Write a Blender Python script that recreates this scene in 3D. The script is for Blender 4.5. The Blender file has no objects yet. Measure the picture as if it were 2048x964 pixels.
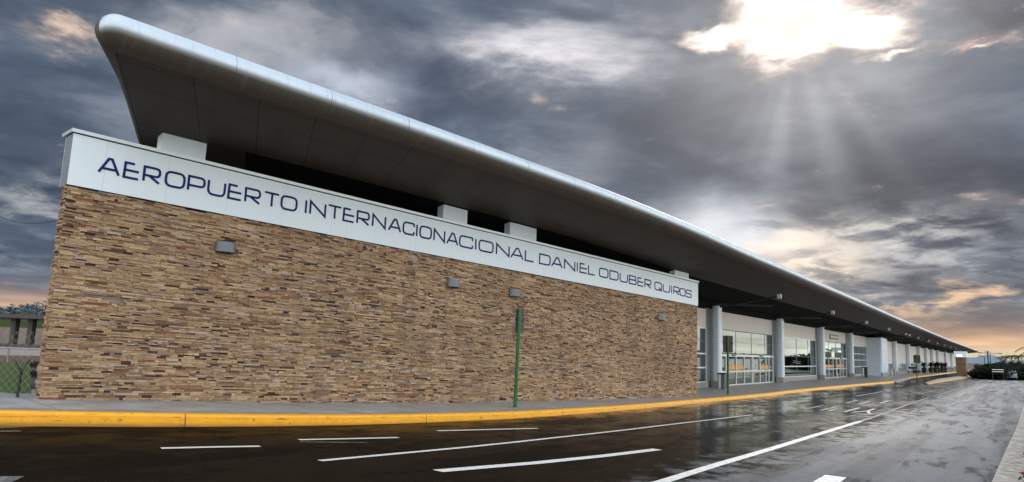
import bpy, math, random
from mathutils import Vector, Matrix
from math import radians, sin, cos, pi, sqrt, atan2, exp

random.seed(7)
scn = bpy.context.scene
col = scn.collection

# ------------------------------------------------------------------ camera
F = 1397.0; CX, CY = 1024.0, 482.0
up = Vector((370, 9482, -F)).normalized()
fwc = Vector((0, 0, -1))
fh = (fwc - up * fwc.dot(up)).normalized()
rt = fh.cross(up)
M3 = Matrix((rt, fh, up))            # camera -> world rotation
EYE = Vector((0, 0, 1.6))
cam = bpy.data.cameras.new('camera'); camo = bpy.data.objects.new('camera', cam); col.objects.link(camo)
camo.matrix_world = Matrix.Translation(EYE) @ M3.to_4x4()
cam.sensor_width = 36; cam.lens = 36 * F / 2048; cam.clip_start = 0.1; cam.clip_end = 6000
scn.camera = camo

def ray(x, y): return (M3 @ Vector((x - CX, -(y - CY), -F))).normalized()
def onz(x, y, z):
    d = ray(x, y); return EYE + d * ((z - EYE.z) / d.z)
def bearing(px, dist, z=0.0):
    """a point on the ground in the direction of photo column px, dist metres away"""
    d = ray(px, 700); h_ = Vector((d.x, d.y)).normalized() * dist
    return Vector((h_.x, h_.y, z))

# ------------------------------------------------------------------ world
W = bpy.data.worlds.new('World'); scn.world = W; W.use_nodes = True
nt = W.node_tree; nt.nodes.clear()
def N(tree, typ, **kw):
    n = tree.nodes.new(typ)
    for k, v in kw.items(): setattr(n, k, v)
    return n
class G:
    """small expression builder for shader maths"""
    def __init__(s, tree): s.t = tree
    def m(s, op, a, b=None, c=None, clamp=False):
        n = s.t.nodes.new('ShaderNodeMath'); n.operation = op; n.use_clamp = clamp
        for i, v in enumerate((a, b, c)):
            if v is None: continue
            if isinstance(v, (int, float)): n.inputs[i].default_value = v
            else: s.t.links.new(v, n.inputs[i])
        return n.outputs[0]
    def mix(s, f, a, b, typ='MIX', clampf=True):
        n = s.t.nodes.new('ShaderNodeMix'); n.data_type = 'RGBA'; n.blend_type = typ; n.clamp_factor = clampf
        for i, v in ((0, f), (6, a), (7, b)):
            if isinstance(v, (int, float)): n.inputs[i].default_value = v
            elif isinstance(v, tuple): n.inputs[i].default_value = (v + (1,))[:4]
            else: s.t.links.new(v, n.inputs[i])
        return n.outputs[2]
    def noise(s, vec, scale, detail=4, rough=.5, dist=0, dim='3D'):
        n = s.t.nodes.new('ShaderNodeTexNoise'); n.noise_dimensions = dim
        if vec is not None: s.t.links.new(vec, n.inputs['Vector'])
        n.inputs['Scale'].default_value = scale; n.inputs['Detail'].default_value = detail
        n.inputs['Roughness'].default_value = rough; n.inputs['Distortion'].default_value = dist
        return n.outputs['Fac']
    def xyz(s, x, y, z):
        n = s.t.nodes.new('ShaderNodeCombineXYZ')
        for i, v in enumerate((x, y, z)):
            if isinstance(v, (int, float)): n.inputs[i].default_value = v
            else: s.t.links.new(v, n.inputs[i])
        return n.outputs[0]
    def sep(s, v):
        n = s.t.nodes.new('ShaderNodeSeparateXYZ'); s.t.links.new(v, n.inputs[0]); return n.outputs
    def rng(s, v, a, b, c=0, d=1, smooth=True):
        n = s.t.nodes.new('ShaderNodeMapRange'); n.interpolation_type = 'SMOOTHSTEP' if smooth else 'LINEAR'
        s.t.links.new(v, n.inputs[0])
        for i, q in enumerate((a, b, c, d)): n.inputs[1 + i].default_value = q
        return n.outputs[0]
    def ramp(s, v, stops, interp='LINEAR'):
        n = s.t.nodes.new('ShaderNodeValToRGB'); s.t.links.new(v, n.inputs[0]); e = n.color_ramp.elements
        n.color_ramp.interpolation = interp
        e[0].position, e[0].color = stops[0][0], stops[0][1] + (1,)
        e[1].position, e[1].color = stops[-1][0], stops[-1][1] + (1,)
        for p, c in stops[1:-1]:
            q = e.new(p); q.color = c + (1,)
        return n.outputs[0]

def s2l(c):
    return tuple(((v / 255) / 12.92 if v / 255 <= .04045 else ((v / 255 + .055) / 1.055) ** 2.4) for v in c)

SUN_PX = (1590, 50)
sd = ray(*SUN_PX)
SUN_EL = math.asin(sd.z); SUN_AZ = atan2(sd.x, sd.y)
g = G(nt)
sky = N(nt, 'ShaderNodeTexSky'); sky.sky_type = 'NISHITA'; sky.sun_disc = False
sky.sun_elevation = SUN_EL; sky.sun_rotation = SUN_AZ; sky.dust_density = 3
bg1 = N(nt, 'ShaderNodeBackground'); nt.links.new(sky.outputs[0], bg1.inputs[0]); bg1.inputs[1].default_value = 0.05
tc = N(nt, 'ShaderNodeTexCoord')
X, Y, Z = g.sep(tc.outputs['Generated'])
az0 = g.m('ARCTAN2', X, Y)
el0 = g.m('ARCSINE', Z)
zc = g.m('ADD', g.m('MAXIMUM', Z, 0.0), 0.16)
pl = g.xyz(g.m('DIVIDE', X, zc), g.m('DIVIDE', Y, zc), 0.0)
n_big = g.noise(pl, .55, 4, .5, .35)
n_med = g.noise(pl, 1.6, 6, .55, .5)
n_det = g.noise(pl, 4.2, 7, .6, .3)
ang = g.xyz(az0, g.m('MULTIPLY', el0, 1.9), 0.0)
wx = g.m('SUBTRACT', g.noise(ang, 7.0, 6, .6, .2), .5)
ang2 = g.xyz(g.m('ADD', az0, 7.3), g.m('MULTIPLY', el0, 2.3), 3.1)
wy = g.m('SUBTRACT', g.noise(ang2, 8.0, 6, .6, .2), .5)
az = g.m('ADD', az0, g.m('MULTIPLY', wx, .16))
el = g.m('ADD', el0, g.m('MULTIPLY', wy, .11))
def blob(px, py, rx, ry, soft=False, a=None, e=None):
    """elliptical patch of sky round the direction (px,py); radii in photo pixels"""
    d = ray(px, py); a0 = atan2(d.x, d.y); e0 = math.asin(d.z)
    dx = ray(px + rx, py); dy = ray(px, py - ry)
    ra = max(abs(atan2(dx.x, dx.y) - a0), .005); re = max(abs(math.asin(dy.z) - e0), .005)
    u = g.m('DIVIDE', g.m('SUBTRACT', az if not soft else az0, a0), ra)
    v = g.m('DIVIDE', g.m('SUBTRACT', el if not soft else el0, e0), re)
    r2 = g.m('ADD', g.m('MULTIPLY', u, u), g.m('MULTIPLY', v, v))
    return g.m('EXPONENT', g.m('MULTIPLY', r2, -1.0))
# cloud deck
dk = g.m('ADD', g.m('MULTIPLY', n_big, .42), g.m('ADD', g.m('MULTIPLY', n_med, .40), g.m('MULTIPLY', n_det, .18)))
base = g.ramp(dk, [(.33, s2l((54, 62, 74))), (.43, s2l((82, 91, 104))), (.50, s2l((108, 116, 127))), (.57, s2l((150, 152, 157))), (.68, s2l((208, 203, 201)))])
c = base
tex = g.ramp(g.m('ADD', g.m('MULTIPLY', n_med, .75), g.m('MULTIPLY', n_det, .25)), [(.34, (.78, .80, .83)), (.5, (1, 1, 1)), (.66, (1.25, 1.24, 1.22))])
def lay(c, f, colr, k=1.0):
    return g.mix(g.m('MULTIPLY', f, k, clamp=True), c, g.mix(1.0, s2l(colr), tex, 'MULTIPLY', False))
# dark masses
for b, cc, k in [((1800, 310, 330, 120), (72, 81, 95), .9), ((1330, 270, 240, 110), (76, 85, 98), .85), ((940, 190, 220, 60), (82, 90, 103), .8),
                 ((60, 250, 170, 120), (84, 92, 105), .85), ((2010, 20, 110, 60), (48, 50, 60), .8), ((620, 60, 150, 60), (128, 124, 126), .5),
                 ((1640, 405, 320, 42), (72, 82, 96), .85), ((1930, 560, 180, 60), (96, 100, 110), .7), ((1900, 640, 260, 18), (112, 108, 112), .7),
                 ((40, 480, 120, 90), (104, 114, 126), .6), ((780, 110, 120, 50), (100, 106, 118), .6), ((300, 20, 300, 25), (112, 112, 120), .5)]:
    c = lay(c, blob(*b), cc, k)
# pale openings
edge = g.rng(n_det, .36, .62)
edge2 = g.rng(n_med, .38, .6)
for b, cc, k, e in [((1120, 90, 230, 60), (222, 212, 210), .95, edge2), ((1090, 105, 120, 30), (232, 222, 218), .7, edge), ((660, 165, 130, 50), (196, 196, 202), .8, None), ((470, 85, 170, 55), (182, 178, 176), .8, edge2), ((560, 40, 120, 30), (170, 166, 166), .6, edge),
                    ((130, 72, 55, 20), (236, 205, 180), .9, edge), ((60, 400, 90, 25), (170, 166, 164), .7, edge), ((105, 405, 60, 50), (190, 184, 180), .5, edge),
                    ((60, 530, 80, 20), (160, 166, 172), .6, edge), ((1480, 480, 110, 65), (232, 234, 240), .95, None), ((1640, 520, 110, 60), (255, 226, 190), 1.0, edge),
                    ((1560, 500, 120, 60), (250, 226, 204), .8, edge2), ((1790, 495, 200, 70), (186, 182, 180), .75, edge), ((1790, 605, 150, 16), (226, 190, 160), .7, edge),
                    ((1750, 470, 120, 22), (215, 205, 192), .8, edge), ((1900, 600, 140, 14), (240, 200, 160), .7, edge), ((1940, 90, 60, 20), (255, 212, 186), .9, edge),
                    ((1880, 110, 30, 14), (255, 206, 180), .7, edge), ((1960, 400, 90, 25), (150, 140, 140), .5, edge)]:
    f = blob(*b)
    if e is not None: f = g.m('MULTIPLY', g.m('MULTIPLY', f, 1.5, clamp=True), e)
    c = lay(c, f, cc, k)
# dark cumulus lumps in the broken part
for b in [(1600, 545, 55, 38), (1750, 485, 70, 16), (1860, 520, 110, 14), (1750, 590, 90, 18), (1500, 440, 90, 14)]:
    c = lay(c, g.m('MULTIPLY', g.m('MULTIPLY', blob(*b), 1.6, clamp=True), g.rng(n_det, .62, .4)), (106, 114, 126), .85)
gm = N(nt, 'ShaderNodeGamma'); nt.links.new(c, gm.inputs[0]); gm.inputs[1].default_value = 1.22
c = g.mix(1.0, gm.outputs[0], (1.20, 1.31, 1.44), 'MULTIPLY', False)
# sun shining through: white opening, glow and rays
d0 = ray(*SUN_PX); sa = atan2(d0.x, d0.y); se = math.asin(d0.z)
ua = g.m('SUBTRACT', az0, sa); ue = g.m('SUBTRACT', el0, se)
theta = g.m('ARCTAN2', ua, g.m('MULTIPLY', ue, -1.0))
rn = g.noise(g.xyz(g.m('MULTIPLY', theta, 4.0), 2.3, 0.7), 1.0, 1, .4)
raym = g.m('MULTIPLY', g.rng(rn, .30, .85), g.m('MULTIPLY', blob(1640, 230, 210, 190, True), g.rng(ue, -.02, -.09)))
c = lay(c, raym, (180, 188, 198), .5)
c = lay(c, blob(1620, 90, 360, 150, True), (196, 196, 200), .5)
c = lay(c, blob(1430, 462, 95, 52, True), (240, 243, 250), 1.0)
c = lay(c, blob(1560, 520, 120, 36, True), (236, 226, 214), .5)
c = lay(c, blob(1180, 320, 60, 60, True), (150, 156, 168), .5)
for b, k in [((1590, 0, 130, 66), 1.6), ((1572, 80, 78, 54), 1.6), ((1700, 50, 125, 36), 1.5), ((1450, 60, 110, 26), 1.15), ((1790, 92, 70, 14), .9), ((1950, 88, 34, 9), .75)]:
    f = g.m('MULTIPLY', blob(*b), k)
    f = g.rng(g.m('ADD', f, g.m('MULTIPLY', g.m('SUBTRACT', n_det, .5), 1.1)), .12, 1.0)
    c = g.mix(g.m('POWER', f, .8), c, g.mix(f, (.95, .72, .58), (1.25, 1.18, 1.12)))
c = lay(c, blob(1960, 640, 260, 24, True), (118, 112, 116), .75)
c = lay(c, blob(60, 540, 260, 26, True), (116, 120, 130), .5)
# horizon glow
hz = g.m('EXPONENT', g.m('MULTIPLY', g.m('POWER', g.m('DIVIDE', g.m('SUBTRACT', el0, .020), .019), 2.0), -1.0))
hz2 = g.m('EXPONENT', g.m('MULTIPLY', g.m('POWER', g.m('DIVIDE', g.m('SUBTRACT', el0, .004), .014), 2.0), -1.0))
c = lay(c, g.m('MULTIPLY', hz, g.m('MULTIPLY', g.rng(n_med, .25, .6, .75, 1), g.rng(X, -.5, .4, .7, 1))), (238, 190, 150), .95)
c = lay(c, hz2, (236, 220, 186), .9)
# behind the photographer: high bright overcast, creamy low down, cool above
back = g.rng(Y, .15, -.35)
rside = g.m('MULTIPLY', g.rng(X, .63, .74), g.rng(el0, .0, .02, 1, 1))
back = g.m('MAXIMUM', back, rside)
bn = g.ramp(g.m('ADD', g.m('MULTIPLY', n_med, .6), g.m('MULTIPLY', n_det, .4)), [(.34, (1.05, 1.12, 1.22)), (.5, (1.6, 1.75, 1.95)), (.66, (2.15, 2.26, 2.36))])
lowc = g.rng(el0, .55, .05)
bcol = g.mix(lowc, bn, g.mix(1.0, bn, (1.22, 1.12, .90), 'MULTIPLY'))
over = g.rng(el0, .62, 1.0)
c = g.mix(over, c, (1.15, 1.28, 1.45))
c = g.mix(back, c, bcol)
bg2 = N(nt, 'ShaderNodeBackground'); nt.links.new(c, bg2.inputs[0]); bg2.inputs[1].default_value = 1.0
# the overcast deck covers nearly all of the clear sky
mx = N(nt, 'ShaderNodeMixShader'); mx.inputs[0].default_value = .96
nt.links.new(bg1.outputs[0], mx.inputs[1]); nt.links.new(bg2.outputs[0], mx.inputs[2])
wo = N(nt, 'ShaderNodeOutputWorld'); nt.links.new(mx.outputs[0], wo.inputs[0])
W.cycles.sampling_method = 'MANUAL'; W.cycles.sample_map_resolution = 1024

sun = bpy.data.lights.new('sun', 'SUN'); sun.energy = .5; sun.angle = radians(12); sun.color = (1, .93, .84)
suno = bpy.data.objects.new('sun', sun); col.objects.link(suno)
suno.rotation_euler = (-sd).to_track_quat('-Z', 'Y').to_euler(); suno.location = sd * 50

vs = scn.view_settings; vs.view_transform = 'Standard'; vs.look = 'None'; vs.exposure = 0; vs.gamma = 1; vs.use_curve_mapping = False

# ------------------------------------------------------------------ helpers
def mat(name, color=(.5, .5, .5), rough=.5, metal=0.0, spec=.5, emit=None, estr=0, noise=None, bump=None, coat=0, ior=None):
    m = bpy.data.materials.new(name); m.use_nodes = True; t = m.node_tree; b = t.nodes['Principled BSDF']
    b.inputs['Base Color'].default_value = color + (1,); b.inputs['Roughness'].default_value = rough
    b.inputs['Metallic'].default_value = metal; b.inputs['Specular IOR Level'].default_value = spec
    if coat: b.inputs['Coat Weight'].default_value = coat
    if ior: b.inputs['IOR'].default_value = ior
    if emit: b.inputs['Emission Color'].default_value = emit + (1,); b.inputs['Emission Strength'].default_value = estr
    gg = G(t)
    if noise:          # (scale, amount, stretch)
        sc, am, st = noise
        q = N(t, 'ShaderNodeTexCoord'); mp = N(t, 'ShaderNodeMapping'); mp.inputs['Scale'].default_value = st
        t.links.new(q.outputs['Object'], mp.inputs[0])
        f = gg.noise(mp.outputs[0], sc, 5, .6)
        k1 = tuple(v * (1 - am) for v in color); k2 = tuple(min(1, v * (1 + am)) for v in color)
        t.links.new(gg.ramp(f, [(.3, k1), (.7, k2)]), b.inputs['Base Color'])
        t.links.new(gg.rng(f, .3, .7, max(.02, rough * .8), min(1, rough * 1.25)), b.inputs['Roughness'])
    if bump:
        sc, st = bump
        q = N(t, 'ShaderNodeTexCoord'); f = gg.noise(q.outputs['Object'], sc, 4, .6)
        bp = N(t, 'ShaderNodeBump'); bp.inputs['Strength'].default_value = st; bp.inputs['Distance'].default_value = .02
        t.links.new(f, bp.inputs['Height']); t.links.new(bp.outputs[0], b.inputs['Normal'])
    return m

class MB:
    def __init__(s): s.v = []; s.f = []; s.uv = []; s.mi = []; s.c = []
    def add(s, vs_, fs, uvs=None, mi=0, cc=None):
        o = len(s.v); s.v += [tuple(p) for p in vs_]
        s.f += [tuple(i + o for i in f) for f in fs]; s.mi += [mi] * len(fs)
        s.uv += (list(uvs) if uvs else [(0, 0)] * len(vs_))
        s.c += [cc or (1, 1, 1)] * len(vs_)
    def hexa(s, p, mi=0, cc=None):      # 8 points: bottom 0-3, top 4-7
        s.add(p, [(3, 2, 1, 0), (4, 5, 6, 7), (0, 1, 5, 4), (1, 2, 6, 5), (2, 3, 7, 6), (3, 0, 4, 7)], mi=mi, cc=cc)
    def box(s, fr, a, b, mi=0, cc=None):  # fr: frame function (s,t,z)->world
        x0, y0, z0 = a; x1, y1, z1 = b
        P = [fr(x0, y0, z0), fr(x1, y0, z0), fr(x1, y1, z0), fr(x0, y1, z0), fr(x0, y0, z1), fr(x1, y0, z1), fr(x1, y1, z1), fr(x0, y1, z1)]
        s.hexa(P, mi, cc)
    def tube(s, pts, r, n=8, mi=0, cap=True):
        pts = [Vector(p) for p in pts]; rr = r if isinstance(r, (list, tuple)) else [r] * len(pts)
        vs_ = []; fs = []
        for i, p in enumerate(pts):
            d = (pts[min(i + 1, len(pts) - 1)] - pts[max(i - 1, 0)]).normalized()
            a = d.orthogonal().normalized() if abs(d.z) > .9 or True else None
            ref = Vector((0, 0, 1)) if abs(d.z) < .9 else Vector((1, 0, 0))
            a = d.cross(ref).normalized(); b = d.cross(a).normalized()
            for k in range(n):
                w = 2 * pi * k / n; vs_.append(p + a * cos(w) * rr[i] + b * sin(w) * rr[i])
        for i in range(len(pts) - 1):
            for k in range(n):
                k2 = (k + 1) % n; fs.append((i * n + k, i * n + k2, (i + 1) * n + k2, (i + 1) * n + k))
        if cap:
            fs.append(tuple(range(n))[::-1]); fs.append(tuple((len(pts) - 1) * n + k for k in range(n)))
        s.add(vs_, fs, mi=mi)
    def build(s, name, mats, parent=None, smooth=False, origin=None, bevel=0):
        me = bpy.data.meshes.new(name); o0 = Vector(origin) if origin is not None else Vector((0, 0, 0))
        me.from_pydata([tuple(Vector(p) - o0) for p in s.v], [], s.f)
        ms = mats if isinstance(mats, (list, tuple)) else [mats]
        for m in ms: me.materials.append(m)
        me.polygons.foreach_set('material_index', s.mi)
        u = me.uv_layers.new(name='UVMap')
        for l in me.loops: u.data[l.index].uv = s.uv[l.vertex_index]
        ca = me.color_attributes.new('tone', 'FLOAT_COLOR', 'POINT')
        for i, q in enumerate(s.c): ca.data[i].color = (q[0], q[1], q[2], 1)
        if smooth: me.polygons.foreach_set('use_smooth', [True] * len(me.polygons))
        me.update()
        o = bpy.data.objects.new(name, me); o.location = o0; col.objects.link(o)
        if parent is not None:
            o.parent = parent
            pw = world_loc(parent); o.location = o0 - pw
        if bevel:
            bm = o.modifiers.new('bevel', 'BEVEL'); bm.width = bevel; bm.segments = 2; bm.limit_method = 'ANGLE'
        return o
LOC = {}
def world_loc(o):
    v = o.location.copy()
    while o.parent is not None: o = o.parent; v += o.location
    return v
def tag(o, label, cat, group=None, kind=None):
    o['label'] = label; o['category'] = cat
    if group: o['group'] = group
    if kind: o['kind'] = kind
    return o
def struct(o, kind='structure', label=None, cat=None):
    o['kind'] = kind
    if label: o['label'] = label
    if cat: o['category'] = cat
    return o
def thing(name, label, cat, loc=(0, 0, 0), group=None):
    o = bpy.data.objects.new(name, None); o.empty_display_size = .3; col.objects.link(o); o.location = loc
    return tag(o, label, cat, group)
def copy_thing(o, loc, label, rz=None):
    r = o.copy(); col.objects.link(r); r.location = loc; r['label'] = label
    if rz is not None: r.rotation_euler = (0, 0, rz)
    for ch in list(o.children):
        cc = ch.copy(); col.objects.link(cc); cc.parent = r
        for g2 in list(ch.children):
            d = g2.copy(); col.objects.link(d); d.parent = cc
    return r
def lerp(xs, ys, x):
    if x <= xs[0]: return ys[0]
    for i in range(1, len(xs)):
        if x <= xs[i]:
            k = (x - xs[i - 1]) / (xs[i] - xs[i - 1]); return ys[i - 1] + (ys[i] - ys[i - 1]) * k
    return ys[-1]

# ------------------------------------------------------------------ layout frames
A = onz(78, 797, .15)                      # near foot of the stone wall
D1 = ray(2360, 798); h1 = Vector((D1.x, D1.y, 0)).normalized(); n1 = Vector((h1.y, -h1.x, 0))
D2 = ray(2040, 730); h2 = Vector((D2.x, D2.y, 0)).normalized(); n2 = Vector((h2.y, -h2.x, 0))
ZE = -.53
O2 = onz(1437, 776, ZE)
K1 = D1.z / sqrt(D1.x ** 2 + D1.y ** 2)    # fall of the wall courses per metre
WL = 26.78                                 # wall length
def F1(s, t, z): p = A + h1 * s + n1 * t; return Vector((p.x, p.y, z))
def F1v(s, t, v): return F1(s, t, 5.75 + K1 * s + v)      # height measured from the wall top
def F2(s, t, z): p = O2 + h2 * s + n2 * t; return Vector((p.x, p.y, z))
HS = [-30, -5, 0, 2.13, 5.84, 11.08, 20.75, 26.78]
HZ = [.2, .2, .13, .03, -.15, -.32, -.47, -.53]
def Hs(s): 
    return sum(lerp(HS, HZ, s + d) for d in (-1.5, -.75, 0, .75, 1.5)) / 5
def sw(p): return (Vector((p[0], p[1], 0)) - Vector((A.x, A.y, 0))).dot(h1)
def KH(s): return lerp([0, 8, 20], [.24, .19, .15], s)
def pave_z(p): return Hs(sw(p))
def road_z(p): s = sw(p); return Hs(s) - KH(s)
def ground_hit(px, py, fz):
    z = 0
    for i in range(80):
        q = onz(px, py, z); z = .5 * z + .5 * fz(q)
    return Vector((q.x, q.y, fz(q)))
def on_road(px, py, dz=.004): q = ground_hit(px, py, road_z); q.z += dz; return q
def on_pave(px, py): return ground_hit(px, py, pave_z)

# ------------------------------------------------------------------ materials
M_metal = mat('roof_metal', (.50, .56, .62), .35, .5)
M_white = mat('white_sign_panel', (.80, .89, .97), .38, noise=(.5, .02, (1, 1, .4)))
def _streak(m):
    t = m.node_tree; gg = G(t); b = t.nodes['Principled BSDF']; src = b.inputs['Base Color'].links[0].from_socket
    q = N(t, 'ShaderNodeTexCoord'); mp2 = N(t, 'ShaderNodeMapping'); mp2.inputs['Scale'].default_value = (1, 1, .1); t.links.new(q.outputs['Object'], mp2.inputs[0])
    f = gg.rng(gg.noise(mp2.outputs[0], 5, 5, .7), .55, .78)
    t.links.new(gg.mix(gg.m('MULTIPLY', f, .14), src, (.40, .40, .38)), b.inputs['Base Color'])
_streak(M_white)
M_cope = mat('coping_metal', (.62, .68, .72), .35, .3)
M_navy = mat('navy_lettering', (.008, .018, .14), .5, spec=.15)
M_dark = mat('shade_black', (.010, .010, .009), .9, spec=.1)  # near-black stand-in for deep shade: inner soffit, rear walls, band edges
M_conc = mat('concrete', (.33, .32, .31), .8, noise=(2.2, .18, (1, 1, 1)), bump=(30, .2))
M_colm = mat('column_cladding', (.66, .74, .84), .4, .1, noise=(1.5, .06, (1, 1, 1)))
M_panel = mat('wall_panel_paint', (.72, .655, .615), .55, noise=(1.3, .07, (1, 1, .3)))
M_frame = mat('window_frame_aluminium', (.66, .68, .69), .35, .35)
M_black = mat('black_plastic', (.012, .012, .013), .4)
M_orange = mat('orange_sticker', (.8, .36, .03), .5)
M_lamp = mat('grey_lamp_housing', (.17, .19, .22), .42, .4)
M_green = mat('green_paint', (.008, .11, .025), .35, noise=(8, .3, (1, 1, .3)))
M_thin = mat('thin_mullion', (.20, .23, .22), .4, .3)
M_signback = mat('sign_back', (.10, .08, .065), .7, spec=.2)
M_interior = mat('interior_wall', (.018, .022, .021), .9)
M_bin = mat('bin_steel', (.22, .24, .26), .35, .6)
M_decal = mat('round_decal', (.75, .6, .62), .5)
M_emit = mat('lit_lamp', (.9, .9, .9), .5, emit=(1, .97, .9), estr=4)
M_fixture = mat('fixture_white', (.75, .75, .72), .5)

def soffit_mat():
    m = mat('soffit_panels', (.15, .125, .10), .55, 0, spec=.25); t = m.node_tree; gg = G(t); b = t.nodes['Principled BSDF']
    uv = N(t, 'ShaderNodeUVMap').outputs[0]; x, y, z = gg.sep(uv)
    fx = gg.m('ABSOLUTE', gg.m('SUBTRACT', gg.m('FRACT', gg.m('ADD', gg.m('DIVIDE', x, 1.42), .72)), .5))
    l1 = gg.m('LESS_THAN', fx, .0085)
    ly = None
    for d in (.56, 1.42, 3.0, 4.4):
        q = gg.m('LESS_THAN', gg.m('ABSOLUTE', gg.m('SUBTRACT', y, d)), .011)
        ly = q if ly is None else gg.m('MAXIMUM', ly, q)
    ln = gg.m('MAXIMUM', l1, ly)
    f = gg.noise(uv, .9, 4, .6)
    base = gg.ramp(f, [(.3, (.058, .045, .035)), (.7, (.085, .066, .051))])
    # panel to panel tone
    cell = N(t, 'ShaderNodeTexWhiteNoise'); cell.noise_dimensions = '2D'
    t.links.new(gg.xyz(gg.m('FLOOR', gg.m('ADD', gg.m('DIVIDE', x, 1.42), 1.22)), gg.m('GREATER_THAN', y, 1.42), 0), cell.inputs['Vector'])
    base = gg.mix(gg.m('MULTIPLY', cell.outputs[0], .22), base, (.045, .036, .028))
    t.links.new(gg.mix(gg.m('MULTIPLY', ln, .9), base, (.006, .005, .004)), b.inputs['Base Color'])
    return m
M_soff = soffit_mat()
def nose_mat():
    m = mat('nose_cladding', (.44, .50, .56), .42, .6); t = m.node_tree; gg = G(t); b = t.nodes['Principled BSDF']
    x, y, z = gg.sep(N(t, 'ShaderNodeUVMap').outputs[0])
    fx = gg.m('FRACT', gg.m('DIVIDE', gg.m('SUBTRACT', x, 1.81 - 2.28 * 3), 2.28))
    ln = gg.m('LESS_THAN', fx, .006)
    cell = N(t, 'ShaderNodeTexWhiteNoise'); cell.noise_dimensions = '1D'
    t.links.new(gg.m('FLOOR', gg.m('DIVIDE', gg.m('SUBTRACT', x, 1.81 - 2.28 * 3), 2.28)), cell.inputs['W'])
    base = gg.mix(cell.outputs[0], (.50, .57, .64), (.54, .61, .68))
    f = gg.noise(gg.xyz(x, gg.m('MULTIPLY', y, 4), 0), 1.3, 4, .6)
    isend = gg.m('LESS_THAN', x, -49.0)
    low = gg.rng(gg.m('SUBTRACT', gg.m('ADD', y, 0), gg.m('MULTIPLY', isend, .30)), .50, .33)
    base = gg.mix(low, base, (.085, .068, .053))  # underside and near end darkened in the colour, as if shaded
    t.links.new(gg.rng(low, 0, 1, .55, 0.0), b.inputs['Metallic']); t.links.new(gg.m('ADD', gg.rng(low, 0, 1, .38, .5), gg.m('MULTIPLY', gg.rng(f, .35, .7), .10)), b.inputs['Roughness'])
    streak = gg.noise(gg.xyz(gg.m('MULTIPLY', x, 9), gg.m('MULTIPLY', y, .8), 0), 1.0, 4, .6)
    base = gg.mix(gg.m('MULTIPLY', gg.rng(streak, .5, .72), .22), base, (.22, .23, .24))
    bp = N(t, 'ShaderNodeBump'); bp.inputs['Strength'].default_value = .12; bp.inputs['Distance'].default_value = .05
    t.links.new(gg.noise(gg.xyz(x, gg.m('MULTIPLY', y, 2), 0), .9, 2, .5), bp.inputs['Height']); t.links.new(bp.outputs[0], b.inputs['Normal'])
    t.links.new(gg.mix(gg.m('MULTIPLY', ln, .7), base, (.05, .05, .05)), b.inputs['Base Color'])
    return m
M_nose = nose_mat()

def glass_mat():
    m = bpy.data.materials.new('coated_glass'); m.use_nodes = True; t = m.node_tree; t.nodes.clear(); gg = G(t)
    tr = N(t, 'ShaderNodeBsdfTransparent'); tr.inputs[0].default_value = (.12, .22, .21, 1)
    gl = N(t, 'ShaderNodeBsdfGlossy'); gl.inputs[0].default_value = (.86, .93, .90, 1); gl.inputs[1].default_value = .015
    q = N(t, 'ShaderNodeTexCoord'); bp = N(t, 'ShaderNodeBump'); bp.inputs['Strength'].default_value = .03; bp.inputs['Distance'].default_value = .05
    t.links.new(gg.noise(q.outputs['Object'], .8, 2, .5), bp.inputs['Height']); t.links.new(bp.outputs[0], gl.inputs['Normal'])
    fr = N(t, 'ShaderNodeFresnel'); fr.inputs[0].default_value = 2.0
    mxs = N(t, 'ShaderNodeMixShader'); t.links.new(gg.m('MULTIPLY', fr.outputs[0], 1.15, clamp=True), mxs.inputs[0])
    t.links.new(tr.outputs[0], mxs.inputs[1]); t.links.new(gl.outputs[0], mxs.inputs[2])
    o = N(t, 'ShaderNodeOutputMaterial'); t.links.new(mxs.outputs[0], o.inputs[0]); return m
M_glass = glass_mat()

def stone_mat():
    m = mat('ledge_stone', (.4, .3, .2), .85); t = m.node_tree; gg = G(t); b = t.nodes['Principled BSDF']
    at = N(t, 'ShaderNodeAttribute'); at.attribute_name = 'tone'
    q = N(t, 'ShaderNodeTexCoord'); mp = N(t, 'ShaderNodeMapping'); mp.inputs['Scale'].default_value = (1, 1, 4); t.links.new(q.outputs['Object'], mp.inputs[0])
    f = gg.noise(mp.outputs[0], 9, 5, .65)
    w = gg.noise(q.outputs['Object'], .5, 4, .55)
    c1 = gg.mix(1.0, at.outputs['Color'], gg.ramp(f, [(.3, (.72, .70, .68)), (.7, (1.18, 1.18, 1.18))]), 'MULTIPLY')
    c1 = gg.mix(1.0, c1, gg.ramp(w, [(.35, (.88, .86, .86)), (.65, (1.08, 1.06, 1.02))]), 'MULTIPLY')
    mp2 = N(t, 'ShaderNodeMapping'); mp2.inputs['Scale'].default_value = (1, 1, .12); t.links.new(q.outputs['Object'], mp2.inputs[0])
    stn = gg.rng(gg.noise(mp2.outputs[0], 1.6, 5, .65), .52, .70)
    c1 = gg.mix(gg.m('MULTIPLY', stn, .38), c1, (.14, .10, .075))
    t.links.new(c1, b.inputs['Base Color'])
    bp = N(t, 'ShaderNodeBump'); bp.inputs['Strength'].default_value = .5; bp.inputs['Distance'].default_value = .012
    t.links.new(f, bp.inputs['Height']); t.links.new(bp.outputs[0], b.inputs['Normal'])
    return m
M_stone = stone_mat()

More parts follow.
